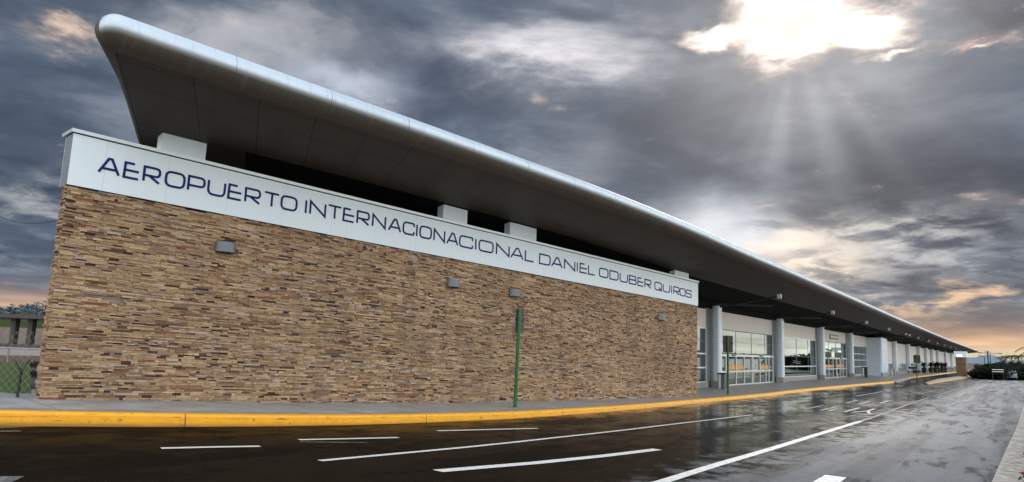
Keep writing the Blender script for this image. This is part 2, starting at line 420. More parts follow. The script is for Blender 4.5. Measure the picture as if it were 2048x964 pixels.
def road_mat():
    m = mat('wet_asphalt', (.03, .03, .03), .2); t = m.node_tree; gg = G(t); b = t.nodes['Principled BSDF']
    uv = N(t, 'ShaderNodeUVMap').outputs[0]; x, y, z = gg.sep(uv)
    q = N(t, 'ShaderNodeTexCoord').outputs['Object']
    st = gg.xyz(gg.m('MULTIPLY', x, .22), y, 0)
    n1_ = gg.noise(st, .8, 6, .62)
    n2_ = gg.noise(q, 1.7, 6, .65)
    n3_ = gg.noise(q, 38, 4, .75)
    n4_ = gg.noise(q, 190, 2, .6)
    # damp, nearly dry band to the right of the second line
    edge_ = gg.m('ADD', y, gg.m('MULTIPLY', gg.m('SUBTRACT', n2_, .5), 5.0))
    dry = gg.rng(edge_, 9.6, 11.6)
    pud = gg.rng(gg.m('ADD', gg.m('MULTIPLY', n1_, .6), gg.m('MULTIPLY', n2_, .4)), .44, .58)
    far = gg.rng(x, -2, 45)
    near = gg.rng(x, -14, -34)
    rw = gg.m('ADD', .12, gg.m('MULTIPLY', pud, .20))
    rw = gg.m('ADD', rw, gg.m('MULTIPLY', far, .05))
    wet0 = gg.rng(gg.noise(st, 1.6, 7, .7, .4), .47, .60)
    rd = gg.m('ADD', gg.m('SUBTRACT', gg.rng(x, -20, 20, .36, .20), gg.m('MULTIPLY', wet0, .13)), gg.m('ADD', gg.m('MULTIPLY', pud, .10), gg.m('MULTIPLY', near, .14)))
    mixr = N(t, 'ShaderNodeMix'); t.links.new(dry, mixr.inputs[0]); t.links.new(rw, mixr.inputs[2]); t.links.new(rd, mixr.inputs[3])
    t.links.new(mixr.outputs[0], b.inputs['Roughness'])
    wc = gg.ramp(n2_, [(.3, (.006, .0055, .005)), (.7, (.014, .013, .012))])
    dc = gg.mix(gg.rng(x, -26, 25), gg.ramp(n3_, [(.28, (.05, .052, .056)), (.72, (.26, .265, .272))]), gg.ramp(n2_, [(.25, (.42, .415, .41)), (.75, (.58, .57, .56))]))  # asphalt pales with distance, sky glare put into the base colour
    wetp = gg.rng(gg.noise(st, 1.6, 7, .7, .4), .51, .62)
    dc = gg.mix(gg.m('MULTIPLY', wetp, gg.rng(x, -22, 20, .85, .35)), dc, (.018, .018, .019))
    n5_ = gg.noise(gg.xyz(gg.m('MULTIPLY', x, .03), gg.m('MULTIPLY', y, 1.1), 0), 1.0, 3, .6)
    dc = gg.mix(gg.m('MULTIPLY', gg.rng(n5_, .45, .6), .4), dc, (.04, .04, .042))
    t.links.new(gg.mix(dry, wc, dc), b.inputs['Base Color'])
    t.links.new(gg.rng(x, -36, 12, .2, 1.0), b.inputs['Specular IOR Level'])
    bh = gg.m('ADD', gg.m('MULTIPLY', n3_, .6), gg.m('MULTIPLY', n4_, .4))
    bp = N(t, 'ShaderNodeBump'); bp.inputs['Distance'].default_value = .006
    t.links.new(gg.m('ADD', .10, gg.m('MULTIPLY', gg.m('MAXIMUM', dry, gg.m('MULTIPLY', pud, .25)), gg.rng(x, -25, 15, .9, .08))), bp.inputs['Strength'])
    t.links.new(bh, bp.inputs['Height']); t.links.new(bp.outputs[0], b.inputs['Normal'])
    df = N(t, 'ShaderNodeBsdfDiffuse'); t.links.new(gg.mix(dry, (.010, .0075, .0055), dc), df.inputs[0])
    film = gg.m('MULTIPLY', gg.rng(gg.m('ADD', x, gg.m('MULTIPLY', n2_, 6)), -33, -8, .12, .95), gg.m('SUBTRACT', 1.0, gg.m('MULTIPLY', pud, gg.rng(x, -33, -8, .45, .10))))
    ms_ = N(t, 'ShaderNodeMixShader'); t.links.new(film, ms_.inputs[0]); t.links.new(df.outputs[0], ms_.inputs[1]); t.links.new(b.outputs[0], ms_.inputs[2])
    t.links.new(ms_.outputs[0], t.nodes['Material Output'].inputs[0])
    return m
M_road = road_mat()
def paint_mat(name, colr, wear, rough=.35, sc=7):
    m = mat(name, colr, rough); t = m.node_tree; gg = G(t); b = t.nodes['Principled BSDF']
    q = N(t, 'ShaderNodeTexCoord').outputs['Object']; f = gg.noise(q, sc, 7, .7); f2 = gg.noise(q, sc * 6, 4, .7)
    k = gg.rng(gg.m('ADD', gg.m('MULTIPLY', f, .65), gg.m('MULTIPLY', f2, .35)), .5 + wear, .56 + wear)
    t.links.new(gg.mix(k, colr, tuple(v * .25 + .01 for v in colr)), b.inputs['Base Color'])
    t.links.new(gg.rng(f, .3, .7, rough * .7, rough * 1.3), b.inputs['Roughness'])
    return m
M_line = paint_mat('road_paint', (.74, .74, .72), .10, .3)
M_worn = paint_mat('worn_road_paint', (.26, .26, .255), -.05, .4)
def kerb_mat():
    m = mat('yellow_kerb_paint', (.84, .36, .004), .32); t = m.node_tree; gg = G(t); b = t.nodes['Principled BSDF']
    x, y, z = gg.sep(N(t, 'ShaderNodeUVMap').outputs[0]); q = N(t, 'ShaderNodeTexCoord').outputs['Object']
    j = gg.m('LESS_THAN', gg.m('FRACT', gg.m('DIVIDE', x, 5.8)), .003)
    f = gg.noise(q, 5, 6, .7); st = gg.noise(gg.xyz(gg.m('MULTIPLY', x, 1.2), gg.m('MULTIPLY', y, 22), 0), 1.6, 5, .7)
    base = gg.ramp(f, [(.3, (.86, .36, .002)), (.7, (1.0, .47, .004))])
    scuff = gg.m('MAXIMUM', gg.m('MULTIPLY', gg.rng(st, .57, .66), .85), gg.m('MULTIPLY', gg.rng(gg.noise(q, 9, 6, .75), .60, .66), .8))
    grime = gg.m('MULTIPLY', gg.rng(gg.m('ADD', y, gg.m('MULTIPLY', st, .10)), .36, .50), .9)
    c_ = gg.mix(gg.m('MAXIMUM', scuff, grime), base, (.13, .06, .02))
    t.links.new(gg.mix(j, c_, (.05, .03, .02)), b.inputs['Base Color'])
    bp = N(t, 'ShaderNodeBump'); bp.inputs['Strength'].default_value = .3; bp.inputs['Distance'].default_value = .01
    t.links.new(f, bp.inputs['Height']); t.links.new(bp.outputs[0], b.inputs['Normal'])
    return m
M_kerb = kerb_mat()
def pave_mat():
    m = mat('pavement_concrete', (.3, .29, .28), .5); t = m.node_tree; gg = G(t); b = t.nodes['Principled BSDF']
    x, y, z = gg.sep(N(t, 'ShaderNodeUVMap').outputs[0]); q = N(t, 'ShaderNodeTexCoord').outputs['Object']
    f = gg.noise(q, 1.4, 6, .65); f2 = gg.noise(q, 40, 3, .6)
    c_ = gg.ramp(f, [(.28, (.25, .24, .23)), (.72, (.41, .40, .385))])
    c_ = gg.mix(gg.m('MULTIPLY', gg.rng(f2, .4, .6), .25), c_, (.22, .21, .20))
    # silt washed up against the kerb
    silt = gg.m('MULTIPLY', gg.rng(gg.m('ADD', y, gg.m('MULTIPLY', f, .5)), .85, .35), .55)
    c_ = gg.mix(silt, c_, (.17, .13, .075))
    j = gg.m('LESS_THAN', gg.m('FRACT', gg.m('DIVIDE', x, 3.0)), .007)
    t.links.new(gg.mix(gg.m('MULTIPLY', j, .8), c_, (.06, .055, .05)), b.inputs['Base Color'])
    t.links.new(gg.rng(f, .3, .7, .32, .6), b.inputs['Roughness'])
    return m
M_pave = pave_mat()
M_soil = mat('dark_ground', (.045, .043, .038), .95, noise=(.8, .3, (1, 1, 1)))
M_grass = mat('mown_grass', (.050, .085, .003), .9, noise=(6, .35, (1, 1, 1)), bump=(60, .6))
M_dirt = mat('reddish_dirt', (.09, .045, .028), .95, noise=(4, .3, (1, 1, 1)))
M_tan = mat('tan_concrete', (.27, .21, .17), .85, noise=(3, .2, (1, 1, 1)))
M_oldc = mat('old_concrete', (.085, .075, .065), .85, noise=(2, .3, (1, 1, 1)))

# ------------------------------------------------------------------ ground, road, pavement
def zgrid(name, m, ss, ts, fz, uvs=1.0):
    mb = MB(); vs_ = []; uv = []
    for s in ss:
        for t in ts:
            p = F2(s, t, 0); vs_.append((p.x, p.y, fz(p))); uv.append((s, t))
    nt_ = len(ts); fs = [(i * nt_ + j, (i + 1) * nt_ + j, (i + 1) * nt_ + j + 1, i * nt_ + j + 1)[::-1] for i in range(len(ss) - 1) for j in range(nt_ - 1)]
    mb.add(vs_, fs, uv); return mb.build(name, m)
struct(zgrid('ground', M_soil, [-3000, -400, -120] + [-60 + 2 * i for i in range(41)] + [60, 400, 3000], [-3000, -400, -60, -20, -10, 0, 10, 20, 60, 400, 3000], lambda p: road_z(p) - .03))
struct(zgrid('road', M_road, [-90, -70, -60] + [-56 + 1.0 * i for i in range(60)] + [6, 10, 20, 40, 80, 120, 200, 300], [1.0, 2, 4, 6, 8, 10, 12, 14, 16, 22, 40, 70], road_z))

kerb_px = [(-160, 817), (0, 823), (300, 828), (600, 829), (830, 828), (1040, 822), (1200, 813), (1300, 806), (1394, 797.5), (1500, 789), (1600, 778), (1700, 769), (1784, 762)]
kp = [on_pave(*p) for p in kerb_px]
kp = [kp[0] - (kp[1] - kp[0]).normalized() * 25] + kp
def resample(pts, step):
    out = [pts[0]]
    # Catmull-Rom for a fair curve
    P = [pts[0]] + list(pts) + [pts[-1]]
    for i in range(1, len(P) - 2):
        p0, p1, p2, p3 = P[i - 1], P[i], P[i + 1], P[i + 2]; L = (p2 - p1).length; n = max(1, int(L / step))
        for k in range(1, n + 1):
            u = k / n
            out.append(.5 * ((2 * p1) + (p2 - p0) * u + (2 * p0 - 5 * p1 + 4 * p2 - p3) * u * u + (3 * p1 - p0 - 3 * p2 + p3) * u ** 3))
    return out
def smooth_pts(pts, it=3):
    pts = [p.copy() for p in pts]
    for _ in range(it):
        pts = [pts[0]] + [(pts[i - 1] + pts[i] * 2 + pts[i + 1]) / 4 for i in range(1, len(pts) - 1)] + [pts[-1]]
    return pts
kl = smooth_pts(resample(kp, 1.0), 6)
for p in kl: p.z = pave_z(p)
def side(pts, i):
    d = pts[min(i + 1, len(pts) - 1)] - pts[max(i - 1, 0)]; d.z = 0; d.normalize(); return Vector((d.y, -d.x, 0))
def make_kerb(name, pts, m, w=.2, hfun=None, capends=True):
    mb = MB(); vs_ = []; uv = []; acc = 0; prof_n = 0
    for i, p in enumerate(pts):
        if i: acc += (p - pts[i - 1]).length
        nn = side(pts, i); hgt = hfun(p)
        prof = [(-.0, -.05, 0), (0, .004, .0), (w - .045, .004, .16), (w - .012, -.012, .20), (w, -.045, .24), (w + .015, -hgt - .05, .24 + hgt)]
        for (t, z, u) in prof:
            q = p + nn * t; vs_.append((q.x, q.y, p.z + z)); uv.append((acc, u))
        prof_n = len(prof)
    fs = [(i * prof_n + j, i * prof_n + j + 1, (i + 1) * prof_n + j + 1, (i + 1) * prof_n + j)[::-1] for i in range(len(pts) - 1) for j in range(prof_n - 1)]
    fs.append(tuple(range(prof_n))); fs.append(tuple((len(pts) - 1) * prof_n + j for j in range(prof_n))[::-1])
    mb.add(vs_, fs, uv); return mb.build(name, m)
struct(make_kerb('kerb', kl, M_kerb, .2, lambda p: KH(sw(p))))
# pavement behind the kerb
kp2 = [ground_hit(1803, 757.2, pave_z), ground_hit(1850, 752, pave_z), ground_hit(1915, 745, pave_z)]
kp2 = [F2(54.5, 3.6, ZE), F2(75, 3.7, ZE), F2(100, 3.75, ZE), F2(135, 3.9, ZE), F2(205, 4.0, ZE)]
struct(make_kerb('kerb', kp2, M_kerb, .2, lambda p: .15))
allk = kl + kp2
mb = MB(); vs_ = []; uv = []; acc = 0
for i, p in enumerate(allk):
    if i: acc += (p - allk[i - 1]).length
    s2 = (p - O2).dot(h2); t2 = (p - O2).dot(n2)
    z = pave_z(p)
    if -12 < 999:
        inner_t = -1.2 if s2 > -9 else None
    if inner_t is None:
        s1 = sw(p); t1 = (p - A).dot(n1); q = F1(s1, -2.9 if s1 > -1 else -2.9, 0); r = F1(s1, t1 * .45, 0)
        L = t1 + 2.9
    else:
        q = F2(s2, inner_t, 0); r = F2(s2, t2 * .5, 0); L = t2 + 1.2
    vs_ += [(p.x, p.y, z), (r.x, r.y, z), (q.x, q.y, z)]; uv += [(acc, 0), (acc, L * .5), (acc, L)]
fs = [(i * 3 + j, i * 3 + j + 1, (i + 1) * 3 + j + 1, (i + 1) * 3 + j) for i in range(len(allk) - 1) for j in range(2)]
mb.add(vs_, fs, uv); o = mb.build('pavement', M_pave); struct(o)
sm = o.modifiers.new('thick', 'SOLIDIFY'); sm.thickness = .02; sm.offset = -1

# dropped crossing between the two yellow kerbs
ka, kb = kl[-1], kp2[0]; mb = MB(); vs_ = []
for u in (0, .25, .5, .75, 1):
    p = ka.lerp(kb, u); nn = (kb - ka); nn = Vector((nn.y, -nn.x, 0)).normalized(); q = p + nn * .5
    vs_ += [(p.x, p.y, ZE), (q.x, q.y, road_z(q) + .006)]
mb.add(vs_, [(2 * i, 2 * i + 1, 2 * i + 3, 2 * i + 2) for i in range(4)]); struct(mb.build('ramp', M_conc))

# far traffic island
isl = [on_pave(*p) for p in [(1852, 765.5), (1870, 762.5), (1915, 756.5), (1945, 752.5), (1962, 750.8)]]
isl = smooth_pts(resample(isl, 2), 2)
for p in isl: p.z = ZE - .02
M_kerb2 = mat('faded_yellow_kerb', (.62, .33, .06), .5, noise=(2, .3, (1, 1, 1)))
struct(make_kerb('island_kerb', isl, M_kerb2, .2, lambda p: .13))
mb = MB(); vs_ = []
for i, p in enumerate(isl):
    nn = side(isl, i); w = min(1.3, .1 + i * .12); q = p - nn * w; vs_ += [(p.x, p.y, ZE - .02), (q.x, q.y, ZE - .02), (q.x, q.y, ZE - .2)]
fs = [(i * 3 + j, i * 3 + j + 1, (i + 1) * 3 + j + 1, (i + 1) * 3 + j) for i in range(len(isl) - 1) for j in range(2)]
mb.add(vs_, fs); struct(mb.build('island', M_conc))

# right-hand verge: edging, concrete strip, planting bed
vl = smooth_pts(resample([F2(-60, 14.0, 0), F2(-40, 14.1, 0), F2(-26.5, 14.2, 0), F2(-10, 14.5, 0), F2(8, 14.75, 0), F2(60, 15.6, 0)], 2), 3)
M_verge = mat('pale_verge_concrete', (.27, .245, .21), .6, noise=(5, .85, (1, 1, 1)), bump=(25, .4))
M_edge = mat('verge_edge_green', (.10, .20, .15), .5, noise=(7, .5, (1, 1, 1)))
mb = MB(); vs_ = []
for i, p in enumerate(vl):
    nn = side(vl, i); z = road_z(p)
    for t, dz in ((0, -.02), (.03, .10), (.10, .11), (.62, .11), (.66, .04)):
        q = p + nn * t; vs_.append((q.x, q.y, z + dz))
k = 5
fs = [(i * k + j, i * k + j + 1, (i + 1) * k + j + 1, (i + 1) * k + j)[::-1] for i in range(len(vl) - 1) for j in range(k - 1)]
mb.add(vs_, fs); mb.mi = [(1 if (n % 4) == 0 else 0) for n in range(len(fs))]
struct(mb.build('verge_kerb', [M_verge, M_edge]))
mb = MB(); vs_ = []
for i, p in enumerate(vl):
    nn = side(vl, i); z = road_z(p)
    for t in (.66, 2.6, 6): q = p + nn * t; vs_.append((q.x, q.y, z + .05))
fs = [(i * 3 + j, i * 3 + j + 1, (i + 1) * 3 + j + 1, (i + 1) * 3 + j)[::-1] for i in range(len(vl) - 1) for j in range(2)]
mb.add(vs_, fs); struct(mb.build('planting_bed', mat('bed_soil', (.06, .035, .025), .95, noise=(9, .4, (1, 1, 1)), bump=(20, .8))))

# ------------------------------------------------------------------ road markings
def marking(pxs, w, m=None, name='lane_marking', world=None):
    pts = world or [on_road(*p, dz=0) for p in pxs]
    if len(pts) > 2: pts = smooth_pts(resample(pts, 1.5), 2)
    else:
        n = max(2, int((pts[1] - pts[0]).length / 1.0)); pts = [pts[0].lerp(pts[1], k / n) for k in range(n + 1)]
    mb = MB(); vs_ = []
    for i, p in enumerate(pts):
        nn = side(pts, i)
        for sg in (-.5, .5):
            q = p + nn * w * sg; vs_.append((q.x, q.y, road_z(q) + .006))
    mb.add(vs_, [(2 * i, 2 * i + 1, 2 * i + 3, 2 * i + 2) for i in range(len(pts) - 1)])
    return struct(mb.build(name, m or M_line))
marking([(322, 897), (520, 893)], .15)
marking([(598, 880), (797, 875.5)], .15)
marking([(875, 862), (1075, 857)], .15)
marking([(600, 884.5), (735, 885.5)], .07, M_worn)
marking([(-60, 864), (42, 862.5)], .08, M_worn)
marking([(640, 922), (950, 893), (1250, 860), (1505, 830)], .13)
marking([(875, 942.5), (1080, 927), (1315, 899)], .22)
marking([(1290, 975), (1330, 962), (1500, 910), (1720, 843)], .19)
marking([(1720, 843), (1800, 815), (1858, 795)], .13, M_worn)
marking([(1880, 789), (1905, 781.5), (1950, 769)], .16, M_worn)
marking([(1612, 990), (1672, 953)], .34)
marking([(1713, 792.5), (1766, 783)], .16)
marking([(-60, 962), (30, 962)], .5, M_worn)
marking([(1965, 781), (2030, 765)], .16, M_worn)
# painted letters, drawn for oncoming traffic
def road_letters(name, glyphs, m):
    mb = MB()
    def seg(a, b, w):
        pa, pb = F2(*a, 0), F2(*b, 0); d = (pb - pa); nn = Vector((d.y, -d.x, 0)).normalized() * w / 2; ex = d.normalized() * w / 2
        vs_ = []
        for q in (pa - ex - nn, pb + ex - nn, pb + ex + nn, pa - ex + nn): vs_.append((q.x, q.y, road_z(q) + .006 + .0004 * len(mb.f)))
        mb.add(vs_, [(0, 1, 2, 3)])
    for (s0, t0, L, w, strokes) in glyphs:
        for (u0, v0, u1, v1) in strokes: seg((s0 + v0 * L, t0 + u0 * w), (s0 + v1 * L, t0 + u1 * w), .13)
    return struct(mb.build(name, m))
HH = [(0, 0, 0, 1), (1, 0, 1, 1), (0, .5, 1, .5)]
PP = [(0, 0, 0, .45), (1, 0, 1, 1), (0, 0, 1, 0), (0, .45, 1, .45)]
YY = [(0, 0, .5, .5), (1, 0, .5, .5), (.5, .5, .5, 1)]
OO = [(0, 0, 0, 1), (1, 0, 1, 1), (0, 0, 1, 0), (0, 1, 1, 1)]
TT = [(0, 0, 1, 0), (.5, 0, .5, 1)]
KK = [(1, 0, 1, 1), (0, 0, 1, .5), (0, 1, 1, .5)]
EE = [(1, 0, 1, 1), (0, 0, 1, 0), (0, 1, 1, 1)]
M_letter = paint_mat('letter_paint', (.66, .66, .64), .02, .3)
road_letters('road_lettering', [(-9.6, 7.15, 3.4, .62, HH), (-9.4, 8.05, 3.4, .6, PP), (-9.3, 8.95, 3.4, .62, YY), (-3.0, 7.55, 3.2, .6, OO), (-1.2, 8.5, 3.0, .6, TT)], M_letter)
road_letters('road_lettering', [(-7.6, 10.75, 3.6, .68, HH), (-6.2, 11.75, 3.6, .65, EE), (-5.6, 12.75, 3.8, .7, KK), (.8, 11.8, 3.6, .7, OO), (2.0, 12.9, 3.4, .6, TT)], M_worn)

# ------------------------------------------------------------------ terminal building
TB = thing('terminal_building', 'long low airport terminal with stone clad end wall, white name band and overhanging roof', 'terminal building', F1(10, -3, 0))
# --- stone cladding: every stone has its own face, depth and tone
rs = random.Random(11)
pal = [((.45, .325, .20), 30), ((.38, .265, .165), 26), ((.53, .41, .28), 15), ((.31, .21, .135), 16), ((.47, .375, .32), 10), ((.25, .155, .10), 8), ((.25, .115, .065), 5), ((.23, .19, .18), 4), ((.10, .06, .045), 7), ((.045, .028, .024), 5)]
tot = sum(w for _, w in pal)
def pick():
    r = rs.random() * tot
    for c_, w in pal:
        r -= w
        if r <= 0: break
    k = rs.uniform(.84, 1.14); return (c_[0] * k * .99, c_[1] * k * .94, c_[2] * k * .90)
def stone_face(mb, fr, L, vtop, vbot, back=-.02, z_at=None):
    v = vtop; prev = None
    while v > vbot:
        rh = rs.choice((.026, .030, .034, .038, .044, .052)); s = -rs.random() * .2
        run = pick()
        while s < L:
            w = rs.choice((.07, .10, .13, .17, .22, .29, .38)) * rs.uniform(.85, 1.2)
            a, b = max(s, 0), min(s + w, L)
            if b - a > .03:
                c_ = pick() if rs.random() < .85 else run
                if sum(c_) < .25 and b - a > .2: b = a + .2; w = .2 + (a - s)
                d = rs.uniform(0, .045) * (.3 if sum(c_) < .25 else 1); run = c_
                hh = rh
                P = [fr(a + .0025, back, v - hh + .003), fr(b - .0025, back, v - hh + .003), fr(b - .0025, d, v - hh + .003), fr(a + .0025, d, v - hh + .003),
                     fr(a + .0025, back, v - .001), fr(b - .0025, back, v - .001), fr(b - .0025, d, v - .001), fr(a + .0025, d, v - .001)]
                mb.add(P, [(3, 2, 1, 0), (4, 5, 6, 7), (1, 2, 6, 5), (2, 3, 7, 6), (3, 0, 4, 7)], cc=c_)
            s += w
        v -= rh
mb = MB(); stone_face(mb, F1v, WL, -1.22, -6.0)
# wall end returns
def Fend(s, t, v): return F1v(WL + t, -s, v)
stone_face(mb, Fend, .6, -1.22, -6.0)
def Fend0(s, t, v): return F1v(-t, -s, v)
stone_face(mb, Fend0, .3, -1.22, -6.0)
cladding = mb.build('stone_wall', M_stone, TB)
mb = MB(); mb.box(F1v, (.02, -.3, -6.3), (8, -.022, -1.222), 0); mb.box(F1v, (8, -.6, -6.3), (WL, -.022, -1.222), 0); mb.build('wall_core', mat('mortar', (.05, .04, .03), .95), cladding)
# --- white name band
M_joint = mat('panel_joint', (.30, .33, .36), .6)
mb = MB()
s_edges = [-.03, .64, 1.95, 3.38, 4.85, 6.34, 7.8, 9.3, 10.8, 12.3, 13.8, 15.3, 16.8, 18.3, 19.8, 21.3, 22.8, 24.3, 25.6, WL + .02]
for a, b in zip(s_edges[:-1], s_edges[1:]): mb.box(F1v, (a + .002, -.5, -1.2), (b - .002, .045, -.10))
band = mb.build('sign_band', M_white, TB)
band['label'] = 'white name band along the top of the stone wall'
mb = MB(); mb.box(F1v, (-.028, -.48, -1.199), (WL + .018, .040, -.101)); mb.build('band_backing', M_joint, band)
mb = MB(); mb.box(F1v, (-.07, -.66, -.075), (WL + .06, .085, .0)); mb.build('coping', M_cope, band)
mb = MB(); mb.box(F1v, (-.02, -.5, -.1), (WL + .01, .02, -.075)); mb.build('shadow_gap', M_dark, band)
mb = MB(); mb.box(F1v, (-.02, -.3, -1.222), (WL + .01, .035, -1.2)); mb.build('shade_strip', M_dark, band)  # dark strip painted in as the shadow line under the band
# --- lettering from strokes
def rnd(pts, r, closed):
    out = []; n = len(pts)
    for i, p in enumerate(pts):
        if (not closed and i in (0, n - 1)) or (len(p) > 2 and p[2] == 0): out.append((p[0], p[1])); continue
        a = Vector(pts[i - 1][:2]); b = Vector(p[:2]); c_ = Vector(pts[(i + 1) % n][:2])
        d1 = (a - b); d2 = (c_ - b); rr = min(r, d1.length * .48, d2.length * .48); d1.normalize(); d2.normalize()
        q0 = b + d1 * rr; q1 = b + d2 * rr
        for k in range(6):
            u = k / 5; q = q0 * (1 - u) ** 2 + b * 2 * u * (1 - u) + q1 * u * u; out.append((q.x, q.y))
    return out
def stroke(mb, pts, closed, w, fr, t0, t1):
    n = len(pts); P = [Vector(p) for p in pts]; L = []; R = []
    for i in range(n):
        if closed or 0 < i < n - 1:
            d1 = (P[i] - P[i - 1]).normalized(); d2 = (P[(i + 1) % n] - P[i]).normalized()
            n1_, n2_ = Vector((-d1.y, d1.x)), Vector((-d2.y, d2.x)); m_ = (n1_ + n2_)
            if m_.length < .3: m_ = n1_
            m_.normalize(); k = min(1 / max(m_.dot(n1_), .35), 2.2)
        else:
            d = (P[1] - P[0]) if i == 0 else (P[-1] - P[-2]); d.normalize(); m_ = Vector((-d.y, d.x)); k = 1
        L.append(P[i] + m_ * w / 2 * k); R.append(P[i] - m_ * w / 2 * k)
    vs_ = []
    for l, r in zip(L, R):
        vs_ += [fr(l.x, t1, l.y), fr(r.x, t1, r.y), fr(l.x, t0, l.y), fr(r.x, t0, r.y)]
    fs = []
    for i in range(n if closed else n - 1):
        a, b = 4 * i, 4 * ((i + 1) % n)
        fs += [(a, a + 1, b + 1, b), (a + 1, a + 3, b + 3, b + 1), (a, b, b + 2, a + 2)]
    if not closed: fs += [(0, 2, 3, 1), (4 * n - 4, 4 * n - 3, 4 * n - 1, 4 * n - 2)]
    mb.add(vs_, fs)
S0 = 0
GL = {'A': [([(0, 0), (.44, 1, 0), (.60, 1, 0), (1, 0)], 0), ([(.19, .30), (.87, .30)], 0)],
      'E': [([(.66, 1), (0.03, 1, 0), (0, 0, 0), (1, 0)], 0), ([(.03, .5), (1, .5)], 0)],
      'R': [([(0, 0), (0, 1, 0), (1, 1), (1, .42), (.03, .42)], 0), ([(.36, .40), (1, 0)], 0)],
      'O': [([(0, 0), (0, 1), (1, 1), (1, 0)], 1)],
      'P': [([(0, 0), (0, 1, 0), (1, 1), (1, .36), (.03, .36)], 0)],
      'U': [([(0, 1), (0, 0), (1, 0), (1, 1)], 0)],
      'T': [([(0, 1), (1, 1)], 0), ([(.52, 1), (.52, 0)], 0)],
      'I': [([(.5, 1), (.5, 0)], 0)],
      'N': [([(0, 0), (0, 1, 0), (1, 0, 0), (1, 1)], 0)],
      'C': [([(1, .72), (1, 1), (0, 1), (0, 0), (1, 0), (1, .28)], 0)],
      'L': [([(0, 1), (0, 0, 0), (1, 0)], 0)],
      'D': [([(0, 0, 0), (0, 1, 0), (1, 1), (1, 0)], 1)],
      'B': [([(0, .5), (0, 1, 0), (.93, 1), (.93, .52), (0, .52)], 0), ([(0, .52, 0), (1, .52), (1, 0), (0, 0, 0)], 1)],
      'Q': [([(0, 0), (0, 1), (1, 1), (1, 0)], 1), ([(.62, .34), (1.05, -.10)], 0)],
      'S': [([(1, .8), (1, 1), (0, 1), (0, .52), (1, .52), (1, 0), (0, 0), (0, .2)], 0)]}
def px2s(px, py):
    d = ray(px, py); k = (A - EYE).dot(n1) / d.dot(n1); q = EYE + d * k; return (q - A).dot(h1)
LT = [('A', 194.7, 240.6), ('E', 244.7, 279), ('R', 283.8, 320.6), ('O', 327.5, 369.7), ('P', 372.8, 409.4), ('U', 412.5, 450), ('E', 453, 482.8), ('R', 487, 519.7), ('T', 525, 557), ('O', 558.8, 593),
      ('I', 607, 612), ('N', 616.6, 650), ('T', 652.5, 681), ('E', 683, 707), ('R', 710.6, 737), ('N', 741.6, 769.7), ('A', 774, 800.6), ('C', 802.8, 827), ('I', 829.4, 833), ('O', 836.5, 861.6), ('N', 864.7, 888), ('A', 890.6, 914.7),
      ('C', 916, 944), ('I', 947.5, 951), ('O', 955, 985), ('N', 989.7, 1017), ('A', 1018.8, 1045), ('L', 1047.5, 1066), ('D', 1076, 1099), ('A', 1100.6, 1123), ('N', 1126, 1148.4), ('I', 1151, 1154), ('E', 1157, 1172), ('L', 1174, 1188),
      ('O', 1196, 1214.7), ('D', 1217, 1235), ('U', 1237.5, 1253.8), ('B', 1256, 1271), ('E', 1273, 1285), ('R', 1287, 1300.6), ('Q', 1307, 1322), ('U', 1324, 1338), ('I', 1340, 1342.5), ('R', 1345, 1357), ('O', 1357.5, 1369), ('S', 1370, 1381)]
mb = MB(); n_let = 0
for ch, x0, x1 in LT:
    yy = 258 + .2446 * (x0 - 147) + 62 - (x0 - 147) * .027
    a, b = px2s(x0, yy), px2s(x1, yy); sc_ = (a + b) / 2
    zb = lerp([0, 4.3, 7.7, 11.3, 15, 19, 25.9], [4.915, 4.83, 4.79, 4.64, 4.52, 4.39, 4.09], sc_)
    zt = zb + lerp([0, 5, 11, 15, 27], [.375, .39, .40, .40, .375], sc_)
    vb = zb - (5.75 + K1 * sc_); vt = zt - (5.75 + K1 * sc_)
    w = .052; a += w / 2; b -= w / 2; vb += w / 2; vt -= w / 2
    for pts, closed in GL[ch]:
        q = rnd([((p[0] * (b - a) + a), (p[1] * (vt - vb) + vb)) + tuple(p[2:]) for p in pts], .13, closed)
        stroke(mb, q, closed, w, F1v, .046, .058)
    n_let += 1
    if n_let in (10, 28, 34, 40, 46): mb.build('lettering', M_navy, band); mb = MB()
# --- pale stub panels behind the band
for (s0, s1, zt) in [(1.79, 2.82, 6.155), (10.48, 11.54, 5.98), (13.61, 15.03, 5.855), (24.9, 26.2, 5.37)]:
    mb = MB(); mb.box(F1, (s0, -.40, 4.8), (s1, -.12, zt)); mb.build('parapet_block', M_white, TB)

# --- roof path (outer edge of the rounded nose)
def isect():
    p = A + n1 * 3; q = O2 + n2 * 5.1
    d = h1.x * h2.y - h1.y * h2.x; r = q - p; k = (r.x * h2.y - r.y * h2.x) / d; return p + h1 * k, k
CI, kI = isect()
cs2 = (CI - O2).dot(h2)
raw = []; s = -.75
while s < kI - 8: raw.append(F1(s, 3, 0)); s += 1.0 if s > 2 else .25
nA = 12
a0 = F1(kI - 8, 3, 0); b0 = F2(cs2 + 8, 5.1, 0); c0 = Vector((CI.x, CI.y, 0))
for i in range(nA + 1):
    u = i / nA; raw.append(a0 * (1 - u) ** 2 + c0 * 2 * u * (1 - u) + b0 * u * u)
s = cs2 + 10
while s < 212: raw.append(F2(s, 5.1, 0)); s += 3 if s < 80 else 6
raw.append(F2(212, 5.1, 0))
RS = [0]
for i in range(1, len(raw)): RS.append(RS[-1] + (raw[i] - raw[i - 1]).length)
off = -.75; RS = [v + off for v in RS]         # path length coordinate equals wall s on the wall part
f2s = lambda s_: s_ - (cs2 - kI)               # facade s -> path s
zS = [-1, 0, 1.2, 5.5, 7.9, 10.3, 15, 21, 25.6, f2s(-6), f2s(0), f2s(13), f2s(39), f2s(103), f2s(210)]
